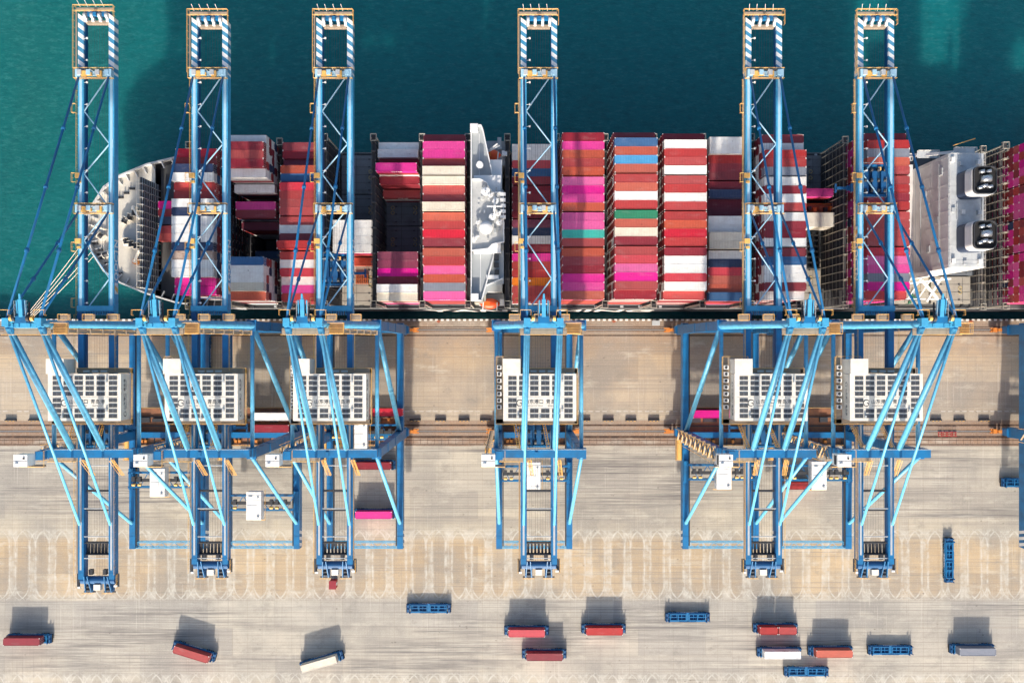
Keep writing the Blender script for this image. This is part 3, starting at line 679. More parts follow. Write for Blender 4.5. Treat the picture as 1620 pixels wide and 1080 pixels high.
    mb = MB(); mb.box(hx0-2.1, hx0-.13, hy0-1.2, hy1+4.4, hz0-.1, hz0+.05, 1); mb.box(hx0-2.1, hx1+.8, hy0-1.4, hy0-.13, hz0-.1, hz0+.05, 1); mb.box(hx1+.15, hx1+.8, hy0-1.2, hy1+1.3, hz0-.1, hz0+.05, 1); mb.box(hx0+4.5, hx1+.8, hy1+.15, hy1+1.5, hz0-.1, hz0+.05, 1)
    mb.rail([(hx0-2.1, hy1+4.6, hz0), (hx0-2.1, hy0-1.4, hz0), (hx1+.8, hy0-1.4, hz0), (hx1+.8, hy1+1.5, hz0), (hx0+4.6, hy1+1.5, hz0), (hx0+4.6, hy1+4.6, hz0)], r=.07, step=1.6, closed=True)
    for a in (-1.5, .8, 3.1): mb.cbox((a, hy1+.7, hz0+1.3), (1.6, .5, .5), 2)
    part("house_walkway", mb, [YEL, WALK, GREY], house)
    # cabin at the end of the cross beam
    mb = MB(); mb.cbox((-13.2, LSY-.4, 66.0), (3.3, 2.9, 3.4), 0); mb.box(-14.95, -11.45, LSY-1.95, LSY+1.15, 67.7, 67.82, 0)
    mb.cbox((-10.6, LSY+.4, 63.4), (2.0, 2.2, 1.9), 1); mb.beam((-11.2, LSY+.4, 61.5), (-13.2, LSY+.2, 64.2), .5, .5, 1)
    mb.rail([(-15.2, LSY-2.4, 64), (-9, LSY-2.4, 64), (-9, LSY+1.8, 64)], r=.07, mi=2); mb.box(-15.2, -9.0, LSY-2.4, LSY-1.9, 63.9, 64.0, 3)
    mb.cbox((-12.3, LSY+.2, 67.9), (.4, .4, .3), 3); mb.box(-14.9, -11.5, LSY-.5, LSY-.44, 67.82, 67.86, 3); mb.box(-14.5, -13.7, LSY-1.7, LSY-1.0, 67.82, 68.1, 0); mb.box(-14.87, -14.84, LSY-1.6, LSY+.8, 65.4, 66.9, 3); mb.box(-14.4, -12.0, LSY-1.88, LSY-1.84, 65.4, 66.9, 3)
    part("cabin", mb, [WHITE, BLUE, YEL, DARK], root)
    mb = MB(); mb.rail([(-10.5, LSY-1.6, 60), (-3, LSY-1.6, 60)], r=.08, step=1.2); mb.box(-10.5, -3, LSY-1.6, LSY-.5, 59.9, 60.0, 1)
    part("beam_walkway", mb, [YEL, WALK], root)
    # dark yellow bumper on the portal-level stairs
    mb = MB(); mb.tube((-LX-1.9, LSY-1.5, 13), (-LX-1.9, LSY-8.0, 13), .8, n=10); mb.cbox((-LX-1.9, LSY-4.6, 12.2), (2.2, 7.6, .2), 1)
    mb.rail([(-LX-3, LSY-8.2, 12.3), (-LX-3, LSY-1.2, 12.3)], r=.07, step=1.5); part("cable_reel", mb, [YEL, WALK], root)
    # main trolley with spreader (its own empty so it can stand elsewhere)
    tr = link("trolley", None, root, (0, -22.5, 0)); P["trolley"] = tr
    mb = MB(); mb.box(-3.2, 3.2, -4.2, 4.2, 54.3, 54.9, 0)
    for x in (-2.4, 0, 2.4): mb.box(x-.7, x+.7, -3.4, 2.4, 54.9, 56.0, 0)
    for x in (-2.6, -.9, .9, 2.6):
        for y in (-2.8, 0, 2.8): mb.tube((x-.3, y, 55.9), (x+.3, y, 55.9), .55, n=10, mi=1)
    for y in (-4.0, 4.0): mb.box(-3.3, 3.3, y-.3, y+.3, 54.9, 55.6, 2)
    mb.rail([(-3.1, -4.6, 55), (3.1, -4.6, 55), (3.1, 4.6, 55), (-3.1, 4.6, 55)], r=.05, mi=3, closed=True, step=1.3)
    mb.cbox((1.2, 3.0, 55.9), (.8, .8, .7), 4)
    part("trolley_frame", mb, [DBLUE, DARK, BLUE, GREY, YEL], tr)
    sp = MB(); sp.box(-3.0, 3.0, -.7, .7, 0, .6, 0); sp.box(-6.1, 6.1, -.35, .35, .1, .5, 0)
    for sx in (-1, 1): sp.box(sx*6.1-.2, sx*6.1+.2, -1.22, 1.22, -.1, .5, 0); sp.tube((sx*1.6, -.8, 1.0), (sx*1.6, .8, 1.0), .5, n=10, mi=1)
    sp.box(-2.2, 2.2, -1.1, 1.1, .6, 1.5, 0)
    for sx in (-1, 1):
        for sy in (-1, 1): sp.tube((sx*1.8, sy*.7, 1.4), (sx*2.2, sy*2.6, 9.5), .05, n=4, mi=1)
    part("spreader", sp, [DBLUE, DARK], tr, (0, 0, 45.0))
    # portal trolley: truss carriage with white machine house
    pt = link("portal_trolley", None, root, (0, -40.2, 0)); P["portal"] = pt
    mb = MB()
    for y in (-2.3, 2.3):
        for z in (14.4, 16.2): mb.beam((-LX, y, z), (LX, y, z), .42, .42, 0)
        for i in range(10):
            x0 = -LX+i*2.27; mb.beam((x0, y, 14.4 if i % 2 else 16.2), (x0+2.27, y, 16.2 if i % 2 else 14.4), .2, .2, 0)
    for i in range(8): x0 = -LX+1+i*2.7; mb.beam((x0, -2.3 if i % 2 else 2.3, 16.2), (x0+2.7, 2.3 if i % 2 else -2.3, 16.2), .2, .2, 0)
    for sx in (-1, 1): mb.box(sx*LX-.7, sx*LX+.7, -3.4, 3.4, 13.7, 14.6, 0)
    for x in (-9.3, -7.4, 4.2, 6.0, 8.6): mb.cbox((x, .4, 16.7), (1.0, 1.6, 1.0), 1); mb.tube((x-.5, -1.4, 16.8), (x+.5, -1.4, 16.8), .42, n=10, mi=2)
    mb.box(-10.2, 10.2, -.5, .5, 16.3, 16.45, 1)
    part("carriage", mb, [BLUE, DARK, YEL], pt)
    mb = MB(); mb.box(-2.8, 1.7, -4.7, 4.0, 16.5, 19.4, 0); mb.box(-2.9, 1.8, -4.8, 4.1, 19.4, 19.5, 0); mb.box(-2.6, .6, -.2, -.08, 19.5, 19.56, 1); mb.box(-.2, -.1, -2.2, -.2, 19.5, 19.56, 1)
    for y in (-3.4, 1.5, 3.0): mb.box(-2.9, 1.8, y, y+.05, 19.5, 19.53, 1)
    mb.box(-2.2, -1.0, 1.8, 2.7, 19.5, 19.75, 0); mb.tube((.8, -3.9, 19.5), (.8, -3.9, 19.85), .35, n=10, mi=1); mb.tube((.8, 2.3, 19.5), (.8, 2.3, 19.8), .28, n=10, mi=1)
    mb.box(-2.95, -2.88, -3.0, 2.0, 17.2, 18.6, 1)
    mb.rail([(-3.5, -5.2, 16.5), (2.4, -5.2, 16.5), (2.4, 4.4, 16.5)], r=.06, mi=2)
    part("machine_box", mb, [WHITE, GREY, YEL], pt)
    return root, P

def copy_tree(o, parent=None):
    c = o.copy(); COL.objects.link(c); c.parent = parent
    for ch in list(o.children): copy_tree(ch, c)
    return c
proto, PP = build_crane()
first, FP = build_crane(boom_tip=90.4, rear=-65.4)
cr = [first, proto] + [copy_tree(proto) for _ in range(5)]
CX = [-111.3, -80.9, -47.5, 7.2, 67.4, 97.4, 177.9]
LBL = ["blue ship-to-shore gantry crane over the ship's bow, farthest left, with the longest boom",
       "blue ship-to-shore gantry crane second from the left, its boom over the bay nearest the bow",
       "blue gantry crane third from the left, its trolley over the fourth bay's white containers",
       "blue ship-to-shore gantry crane standing alone in the middle, just right of the ship's bridge",
       "blue ship-to-shore gantry crane with a pink container on its platform, fifth from the left",
       "blue gantry crane nearest the big white engine casing, sixth from the left",
       "partly seen blue gantry crane cut off by the right edge of the picture"]
TY = [-22.5, -22.5, 21.0, -22.5, -22.5, 45.0, 30.0]
PY = [-42.2, -49.5, -27.0, -40.2, -39.8, -40.0, -42.0]
PX = [0, 0, 0, 0, 0, 0, 0]
for i, o in enumerate(cr):
    o.location = (CX[i], 0, 0)
    tag(o, LBL[i], "gantry crane", "ship-to-shore gantry cranes on the quay")
    for ch in o.children:
        if ch.name.startswith("trolley") and ch.data is None: ch.location.y = TY[i]
        if ch.name.startswith("portal_trolley"): ch.location.y = PY[i]
for ch in list(cr[-1].children):
    if ch.name.startswith("cable_reel"): bpy.data.objects.remove(ch)

# ================================================================== SHIP
CMATS = {}
def cmat(code):
    cols = {'M': (0.25, 0.020, 0.034), 'R': (0.40, 0.038, 0.038), 'r': (0.55, 0.028, 0.05), 'O': (0.47, 0.088, 0.050), 'P': (0.64, 0.016, 0.25),
            'p': (0.66, 0.085, 0.30), 'W': (0.82, 0.82, 0.80), 'C': (0.72, 0.66, 0.54), 'N': (0.022, 0.042, 0.11), 'B': (0.035, 0.12, 0.28), 'b': (0.05, 0.30, 0.58),
            'G': (0.035, 0.24, 0.13), 'T': (0.03, 0.47, 0.40), 'U': (0.25, 0.040, 0.085), 'Y': (0.75, 0.20, 0.02), 'K': (0.52, 0.40, 0.33), 'V': (0.20, 0.22, 0.27), 'D': (0.18, 0.016, 0.04)}  # D is the maroon darkened, shade of low-lying boxes painted in
    if code not in CMATS:
        c = cols[code]
        dc = (0.22, 0.09, 0.05) if code in 'KCW' else tuple(x*0.5+0.015 for x in c)
        CMATS[code] = paint("container_" + code, c, 0.55, dirt=0.95 if code == 'K' else (0.22 if code in 'WC' else 0.3), dirtcol=dc, nscale=0.35, vary=0.22, streak=True)
    return CMATS[code]
CNAME = {'M': 'dark maroon', 'R': 'rust red', 'r': 'bright red', 'O': 'orange-red', 'P': 'magenta', 'p': 'light pink', 'W': 'white', 'C': 'cream', 'N': 'navy blue', 'B': 'dull blue',
         'b': 'sky blue', 'G': 'green', 'T': 'turquoise', 'U': 'plum purple', 'Y': 'bright orange', 'K': 'rust-streaked white', 'V': 'faded blue-grey', 'D': 'shaded maroon'}
CASTM = paint("corner_casting", (0.72, 0.68, 0.66), 0.7, dirt=0.4)
CL, CW, CH = 12.19, 2.44, 2.62
def container_mesh(code, L=CL, end_lod=1):
    mb = MB(); W = CW; H = CH; a = L/2; b = W/2
    # frame rails
    for sy in (-1, 1):
        for z in (0.08, H-0.06): mb.cbox((0, sy*(b-.05), z), (L-.3, .12, .16 if z < 1 else .12))
        for sx in (-1, 1): mb.cbox((sx*(a-.08), sy*(b-.08), H/2), (.16, .16, H-.3))
    for sx in (-1, 1):
        for z in (0.08, H-0.06): mb.cbox((sx*(a-.06), 0, z), (.12, W-.3, .14))
        for sy in (-1, 1):
            for z in (.09, H-.07): mb.cbox((sx*(a-.12), sy*(b-.10), z), (.26, .22, .20), 1)
    # corrugated roof
    n = int(L/.46); x = -a+.12; st = (L-.24)/n; zt = H-.03
    vs = []; fs = []
    prof = []
    for i in range(n):
        prof += [(x+i*st, zt-.035), (x+i*st+st*.22, zt), (x+i*st+st*.72, zt), (x+i*st+st*.94, zt-.035)]
    prof.append((a-.12, zt-.035))
    for px_, pz in prof: vs += [(px_, -b+.11, pz), (px_, b-.11, pz)]
    fs = [(2*i, 2*i+2, 2*i+3, 2*i+1) for i in range(len(prof)-1)]
    mb.add(vs, fs)
    # corrugated sides
    n = int(L/.56); st = (L-.32)/n
    for sy in (-1, 1):
        prof = []
        for i in range(n):
            x = -a+.16+i*st; prof += [(x, b-.07), (x+st*.18, b-.015), (x+st*.5, b-.015), (x+st*.68, b-.07)]
        prof.append((a-.16, b-.07)); vs = []
        for px_, py_ in prof: vs += [(px_, sy*py_, .14), (px_, sy*py_, H-.1)]
        mb.add(vs, [((2*i, 2*i+2, 2*i+3, 2*i+1) if sy < 0 else (2*i, 2*i+1, 2*i+3, 2*i+2)) for i in range(len(prof)-1)])
    # ends: doors with lock rods on +x, plain corrugated on -x
    mb.box(a-.07, a-.04, -b+.12, b-.12, .12, H-.1)
    for y in (-.85, -.35, .35, .85): mb.tube((a-.02, y, .12), (a-.02, y, H-.12), .03, n=5, mi=1)
    for y in (-.6, .6): mb.box(a-.04, a-.03, y-.28, y+.28, .2, H-.2)
    mb.box(-a+.04, -a+.07, -b+.12, b-.12, .12, H-.1)
    for k in range(4): y = -.84+k*.56; mb.box(-a+.01, -a+.045, y-.14, y+.14, .16, H-.14)
    mb.box(-a+.1, a-.1, -b+.1, b-.1, .02, .06)
    return mb.mesh("container", [cmat(code), CASTM])
CM = {}
def cmesh(code, L=CL):
    k = (code, L)
    if k not in CM: CM[k] = container_mesh(code, L)
    return CM[k]
ONE_TXT = text_mesh("ONE", 1.55, bold=True); ONE_TXT.materials.append(WHITE)
SMALL_TXT = text_mesh("YANG MING", 1.0, bold=True); SMALL_TXT.materials.append(WHITE)
NCONT = [0]
def container(code, x, y, z, label, group, L=CL, rz=0.0):
    o = link("shipping_container", cmesh(code, L), None, (x, y, z), rz)
    tag(o, label, "container", group); NCONT[0] += 1
    return o

# ---- hull
DECK = 11.2; WL = -6.0; YN, YS = 63.6, 12.4; YC = (YN+YS)/2
half = [(-136.5, 0.0), (-136.0, 3.0), (-134.4, 8.0), (-130.8, 13.6), (-125.5, 17.4), (-117, 20.9), (-108.5, 23.6), (-98, 25.2), (-86, 25.6), (205, 25.6), (214, 23.0), (215, 0)]
low = [(-128, 0.0), (-127.5, .8), (-125, 2.4), (-120, 5.0), (-113, 8.5), (-103, 13.5), (-92, 18.0), (-76, 22.6), (-55, 25.4), (190, 25.6), (200, 20.0), (204, 0)]
ship = thing("container_ship", "huge container ship with white bridge and black hull moored along the quay under the cranes", "container ship", (0, YC, 0))
def ring(pts, z, bowz=0.0):
    top = [(x, h, z + (bowz if x < -112 else 0)) for x, h in pts]
    return top + [(x, -h, zz) for x, h, zz in reversed(top[1:-1])]
HULLM = paint("hull_paint", (0.016, 0.018, 0.026), 0.45, dirt=0.4, dirtcol=(0.05, 0.05, 0.06))
DECKM = paint("deck_paint", (0.10, 0.105, 0.11), 0.8, dirt=0.6, dirtcol=(0.10, 0.09, 0.08), nscale=0.2)
BOWM = paint("bow_deck_paint", (0.60, 0.57, 0.50), 0.8, dirt=0.5, dirtcol=(0.36, 0.31, 0.26), nscale=0.3)
BULW = paint("bulwark_paint", (0.55, 0.56, 0.57), 0.6, dirt=0.4)
mid = [((a[0]*.6+c[0]*.4), (a[1]*.72+c[1]*.28)) for a, c in zip(half, low)]
r0, r1, r2 = ring(low, WL), ring(mid, 5.0), ring(half, DECK)
r2 = [(x, y, DECK + (3.2*min(1, max(0, (-104-x)/10)))) for x, y, z in r2]
mb = MB(); n = len(r0)
mb.add(r0 + r1 + r2, [(i, (i+1) % n, (i+1) % n + n, i+n) for i in range(n)] + [(i+n, (i+1) % n + n, (i+1) % n + 2*n, i+2*n) for i in range(n)], 0)
part("hull", mb, [HULLM], ship)
# bulwark round the bow with rib frames
mb = MB(); pts = [(x, h) for x, h in half if x <= -84] ; pts = [(x, -h) for x, h in reversed(pts)] + pts[1:]
def dz(x): return DECK + 3.2*min(1, max(0, (-104-x)/10))
for (xa, ya), (xb, yb) in zip(pts[:-1], pts[1:]):
    hb = 1.6 if xa < -86 or xb < -86 else 1.1
    mb.add([(xa, ya, dz(xa)-.1), (xb, yb, dz(xb)-.1), (xb, yb, dz(xb)+hb), (xa, ya, dz(xa)+hb)], [(0, 1, 2, 3)])
    L_ = math.hypot(xb-xa, yb-ya); nx, ny = -(yb-ya)/L_, (xb-xa)/L_
    if nx*(-100-(xa+xb)/2) + ny*(0-(ya+yb)/2) < 0: nx, ny = -nx, -ny
    mb.add([(xa, ya, dz(xa)+hb), (xb, yb, dz(xb)+hb), (xb+nx*.5, yb+ny*.5, dz(xb)+hb+.02), (xa+nx*.5, ya+ny*.5, dz(xa)+hb+.02)], [(0, 1, 2, 3)])
    mb.add([(xa+nx*.5, ya+ny*.5, dz(xa)-.1), (xb+nx*.5, yb+ny*.5, dz(xb)-.1), (xb+nx*.5, yb+ny*.5, dz(xb)+hb), (xa+nx*.5, ya+ny*.5, dz(xa)+hb)], [(0, 1, 2, 3)])
    k = max(1, int(L_/2.4))
    for i in range(k):
        t = (i+.5)/k; qx, qy = xa+(xb-xa)*t, ya+(yb-ya)*t; z = dz(qx)
        mb.beam((qx+nx*.45, qy+ny*.45, z+.7), (qx+nx*2.6, qy+ny*2.6, z+.15), .28, .7)
part("bulwark", mb, BULW, ship)
# decks (bow deck raised; main deck with an open hold in the second bay)
mb = MB(); z = DECK+3.15
bow = [(x, h-.45) for x, h in half if x <= -117 and h > 1] + [(-114.9, 21.0)]
poly = [(x, -h) for x, h in reversed(bow)] + [(-136.1, 0)] + bow
mb.prism(poly, z-.5, z); part("bow_deck", mb, BOWM, ship)
HX0, HX1, HY0, HY1 = -84.6, -71.4, 26.2-YC, 47.4-YC
mb = MB(); e = 25.4
def dk(x0, x1, y0, y1): mb.box(x0, x1, y0, y1, DECK-.6, DECK)
mb.prism([(-114.4, -21.2), (-108.5, -23.2), (-98, -24.8), (-86, -25.2), (-86, 25.2), (-98, 24.8), (-108.5, 23.2), (-114.4, 21.2)], DECK-.6, DECK)
dk(-86, HX0, -e, e); dk(HX0, HX1, -e, HY0); dk(HX0, HX1, HY1, e); dk(HX1, 205, -e, e)
part("main_deck", mb, [DECKM], ship)
mb = MB()                                           # the open hold: walls, cell guides, floor
mb.box(HX0, HX1, HY0, HY1, -3, -2.6, 0)
mb.box(HX0-.3, HX0, HY0, HY1, -3, DECK+1.4, 0); mb.box(HX1, HX1+.3, HY0, HY1, -3, DECK+1.4, 0)
mb.box(HX0, HX1, HY0-.3, HY0, -3, DECK-.7, 0); mb.box(HX0, HX1, HY1, HY1+.3, -3, DECK-.7, 0)
y = HY0
while y < HY1:
    mb.box(HX0+.02, HX0+.4, y-.08, y+.08, -2.6, DECK+1.6, 1); mb.box(HX1-.4, HX1-.02, y-.08, y+.08, -2.6, DECK+1.6, 1); y += 2.5
for z in (1, 4.5, 8, 11): mb.box(HX0+.02, HX0+.12, HY0, HY1, z, z+.25, 1)
part("open_hold", mb, [paint("hold_paint", (0.10, 0.10, 0.11), .8), DARK], ship)
# name along the hull side
HT = text_mesh("YANG MING", 18.5, bold=True, ext=0.02, sx=0.73); HT.materials.append(WHITE)
place_text(HT, None, ship, (9.5, -25.66, 3.9), (1, 0, 0), (0, 0, 1))

# ---- hatch covers
GX0, PITCH = 20.6, 14.6
BAYX = {k: GX0 + PITCH*i for k, i in dict(A=-8, B=-7, C=-6, D=-5, E=-4, F=-3, Gb=-1, H=0, I=1, J=2, K=3, L=4, M=5, N=6).items()}
BAYX['A'] = -92.8; BAYX['B'] = -78.0; BAYX['C'] = -63.4; BAYX['D'] = -48.8; BAYX['E'] = -34.3; BAYX['F'] = -19.7; BAYX['Gb'] = 6.1; BAYX['I'] = 35.3
BAYX['Z'] = -107.2; BAYX['P'] = 161.4; BAYX['Q'] = 123.5
HATCH = paint("hatch_cover_paint", (0.15, 0.17, 0.195), 0.75, dirt=0.6, dirtcol=(0.06, 0.065, 0.07), nscale=0.25)
HATCHT = paint("hatch_cover_tan", (0.36, 0.335, 0.29), 0.75, dirt=0.6, dirtcol=(0.22, 0.20, 0.17), nscale=0.25)
RINGM = paint("socket_yellow", (0.50, 0.38, 0.14), 0.7, dirt=.4)
HZ = 13.0
def hatch(x, y0, y1, m, rings=True):
    mb = MB(); mb.box(x-6.3, x+6.3, y0, y1, DECK, HZ-.02, 0); mb.box(x-6.1, x+6.1, y0+.15, y1-.15, HZ-.02, HZ, 0)
    y = y0+1.2
    while y < y1:
        mb.box(x-6.1, x+6.1, y-.04, y+.04, HZ, HZ+.04, 1)
        for k in (-3.2, 2.6): mb.box(x+k-.3, x+k+.3, y-.18, y+.18, HZ, HZ+.12, 1)
        y += 2.5
    mb.box(x-1.5, x-1.42, y0+.3, y1-.3, HZ, HZ+.05, 1); mb.box(x+3.7, x+3.78, y0+.3, y1-.3, HZ, HZ+.05, 1)
    if rings:
        for rx in (-4.3, 3.0):
            for ry in (y0+(y1-y0)*.42, y0+(y1-y0)*.58):
                for k in range(8):
                    a0, a1 = k*math.pi/4, (k+1)*math.pi/4
                    mb.tube((x+rx+math.cos(a0)*.55, ry+math.sin(a0)*.55, HZ+.05), (x+rx+math.cos(a1)*.55, ry+math.sin(a1)*.55, HZ+.05), .09, n=4, mi=2)
    part("hatch_cover", mb, [m, DARK, RINGM], ship)
GROUPS = [(0, 5), (5, 9), (9, 13), (13, 19)]
def row_y(i):                                      # centre of row i counted from the sea side (0..18), world y
    g = sum(1 for a, b in GROUPS[1:] if i >= a)
    return 62.15 - 1.25 - 2.475*i - 0.38*g
for k, x in BAYX.items():
    if k in 'ZPQ': continue
    for gi, (a, b) in enumerate(GROUPS):
        if k == 'B' and gi in (1, 2): continue
        y1 = row_y(a)+1.28; y0 = row_y(b-1)-1.28
        if k in 'A': y1 = min(y1, 59.8); y0 = max(y0, 15.3)
        hatch(x, y0-YC, y1-YC, HATCHT if (gi == 3 and k in 'DM') or k == 'Q' else HATCH)
hatch(128.5, 14.3-YC, 23-YC, HATCHT); hatch(142, 14.3-YC, 23-YC, HATCHT); hatch(143.2, 23.4-YC, 40-YC, HATCH); hatch(143.2, 40.4-YC, 62-YC, HATCH)
# coaming rails and fittings along the two side decks
mb = MB()
for sy in (-1, 1):
    mb.rail([(-88, sy*25.3, DECK), (205, sy*25.3, DECK)], r=.04, step=2.4, mi=2)
    for x in range(-84, 150, 7):
        mb.cbox((x+random.uniform(-1, 1), sy*24.6, DECK+.4), (random.uniform(.5, 1.6), .7, .8), random.choice((1, 1, 2)))
    mb.box(-86, 150, sy*24.95-.05, sy*24.95+.05, DECK, DECK+.25, 1)
part("side_deck_fittings", mb, [WHITE, DARK, GREY], ship)

# ---- container stacks
BAYS = {
 'Z': dict(start=6, cols="PMNMR", n=[1]*5, name="low stack right behind the bow breakwater"),
 'A': dict(start=1, cols="rRNWRRWNWWWNKWWPP", n=[8.6, 8.6, 9.6, 9.6, 9, 9, 9.6, 9.6, 9.6, 9.6, 9.6, 9.6, 9.6, 9.6, 9.6, 8.8, 8.8], name="bay nearest the bow"),
 'B': dict(start=0, cols="WMRMWW", n=[9, 9.9, 9.9, 9.9, 9.2, 6], name="second bay from the bow"),
 'B2': dict(bay='B', start=14, cols="BWWCO", n=[9.9, 9.9, 9.9, 9.9, 9], name="second bay from the bow"),
 'B3': dict(bay='B', start=7, cols="PMD", n=[5.6, 5.6, 3.6], name="second bay from the bow", flo=5),
 'B4': dict(bay='B', start=12, cols="BN", n=[-1.2, -1.2], name="second bay from the bow, deep in its open hold", low=False),
 'C': dict(start=0, cols="MMUOBrRRRRWMRRWrWPR", n=[6, 6, 5.6, 6.8, 6.8, 7.2, 7.2, 7.2, 7.2, 7.2, 7.2, 7.2, 8.2, 7, 7, 7, 6.4, 6.4, 6.4], name="third bay from the bow"),
 'D': dict(start=9, cols="WWWW", n=[5]*4, name="fourth bay from the bow"),
 'D2': dict(bay='D', start=13, cols="O", n=[1], name="fourth bay from the bow"),
 'E': dict(start=0, cols="WWMPMR", n=[6, 6.6, 6, 8, 5.4, 3], name="fifth bay from the bow"),
 'E2': dict(bay='E', start=13, cols="UUPMWC", n=[6.8, 6.8, 6.8, 6.8, 7.4, 7.2], name="fifth bay from the bow"),
 'F': dict(start=0, cols="MPPRCCRRCORrMORpOVp", n=[9.2]+[10]*3+[10.4]*2+[10]*2+[10.4]+[10]*4+[10]*2+[9.4]*4, name="bay left of the ship's bridge"),
 'Gb': dict(start=0, cols="WWrBMMMMMUNWMPRRYRR", n=[5.3]*19, name="bay right of the ship's bridge"),
 'H': dict(start=0, cols="MPORropPPORp", n=[10]*19, name="second bay right of the ship's bridge"),
 'I': dict(start=0, cols="MBObORORWRGOCMMrpPRM", n=[10]+[11.4]*17+[10.6], name="third bay right of the ship's bridge"),
 'J': dict(start=0, cols="MWRRWRRWRROrRMWWrWR", n=[9.6]+[10.6]*17+[9.8], name="fourth bay right of the ship's bridge"),
 'K': dict(start=0, cols="WWRMMMNDDWWCCWNrOOB", n=[8.3, 8.3, 7.7, 7.7, 7.7, 7.7, 7.9, 6.7, 6.7, 7.7, 7.7, 8.2, 8.2, 7.8, 7.8, 7.7, 7.7, 7.7, 7.9], name="fifth bay right of the ship's bridge"),
 'L': dict(start=0, cols="MWRRVWMWRWMMWMBWWMW", n=[9.2, 9.2]+[10]*16+[9.4], name="sixth bay right of the ship's bridge"),
 'M': dict(start=5, cols="P", n=[3.9], name="mostly empty seventh bay right of the bridge"),
 'N': dict(start=0, cols="MRVORRRMRRRRRrpPVPR", n=[9.7]+[10.5]*17+[9.8], name="bay left of the engine casing"),
}
BAYS['H']['cols'] = "MPOROpPPOppTROMMPPO"
BAYS['I']['cols'] = "MBObORORWRGOCMMrpPRM"[:8] + "WRGOCMRrpPRM"[:0]
BAYS['I']['cols'] = "MBObO" + "ROWR" + "GOCM" + "RrpPRM"
GRP = {}
lower = MB(); LC = []
def lowbox(code, x, y, z, sides):
    if code not in LC: LC.append(code)
    mi = LC.index(code); a = CL/2; b = CW/2
    lower.box(x-a+.05, x+a-.05, y-b+.03, y+b-.03, z+.03, z+CH-.03, mi)
    if sides:
        sx = sides
        for k in range(4): yy = y-.84+k*.56; lower.box(x+sx*a-(.06 if sx > 0 else 0), x+sx*a+(.06 if sx < 0 else 0)-(0 if sx > 0 else 0), yy-.12, yy+.12, z+.2, z+CH-.2, mi)
        if 'CAST' not in LC: LC.append('CAST')
        ci = LC.index('CAST')
        for yy in (-b+.14, b-.14):
            for zz in (.14, CH-.12): lower.cbox((x+sx*(a-.02), y+yy, z+zz), (.14, .2, .2), ci)
lows = {'default': "MMRRRMPRMOWNRM", 'L': "MMWMWMRMWMWM", 'A': "MNWRMWB", 'B': "MWNWMWRWN", 'P': "PMPRMPPRMPN", 'N': "PMMPRPNMP", 'C': "MRMPR", 'F': "RMMRPM", 'H': "RMPMOR", 'I': "MMRRWOM", 'J': "MMRWM", 'E': "MPRMW"}
rl = random.Random(11)
CB = 13.02; TH = 2.69
def code_for(k):
    s = lows.get(k, lows['default']); return s[rl.randrange(len(s))]
for key, B in BAYS.items():
    k = B.get('bay', key); x = BAYX[k]
    for j, code in enumerate(B['cols']):
        i = B['start'] + j; y = row_y(i)
        if k == 'A': y = 58.5 - 1.27 - 2.53*j
        top = CB + B['n'][j]*TH                      # roof height
        z = top - CH
        ordn = ordinal(i)
        if key in ('D', 'Z', 'E2', 'B2'): lab = f"{CNAME[code]} container on top, {ordinal(j)} of its block from the sea, {B['name']}"
        else: lab = f"{CNAME[code]} container on top, {ordn} row from the sea, {B['name']}"
        if key in ('D2', 'M'): lab = f"{CNAME[code]} container lying alone low in the {B['name']}"
        if key == 'B4': lab = f"{CNAME[code]} container deep in the open hold, {ordinal(j)} from the sea side"
        if len(lab.split()) > 16: lab = lab.replace(" on top", "").replace("the ", "", 1)
        o = container(code, x, y, z, lab, "containers on the ship")
        if (key == 'E' and j in (3, 5)) or (key == 'F' and j == 18):
            place_text(ONE_TXT, None, o, (0, -CW/2-.01, 1.3), (1, 0, 0), (0, 0, 1))
        if (key, j) in (('H', 18), ('I', 18)): place_text(SMALL_TXT, None, o, (0, -CW/2-.01, 1.3), (1, 0, 0), (0, 0, 1))
        if B.get('low', True):
            side = 1 if x < 0 else -1
            lo = 0 if key != 'B3' else -5
            zz = z - TH; t = 0
            while zz > CB - 1.2 + (lo*TH if lo else 0):
                lowbox(code_for(k), x, y, zz, side if (k in 'LNAB' or True) else 0); zz -= TH
# the bay cut by the right edge: its upper tiers are single containers, the rest is one mass
px_ = BAYX['P']
for i in range(19):
    y = row_y(i)
    for t in range(10):
        z = CB + t*TH
        if 3 <= t <= 5 and NCONT[0] < 288:
            code = "PMPRMpPRPMRP"[rl.randrange(12)]
            if i == 9 and t == 3: code = 'N'
            container(code, px_, y, z, f"{CNAME[code]} container, tier {['four','five','six'][t-3]}, {ordinal(i)} row from the sea, bay at the right edge", "containers on the ship")
        else: lowbox(code_for('P'), px_, y, z, -1)
o = part("stacked_containers", lower, [CASTM if c == 'CAST' else cmat(c) for c in LC], None)
tag(o, "lower tiers of the container stacks, seen in part beneath the top containers", "containers", None, "stuff")

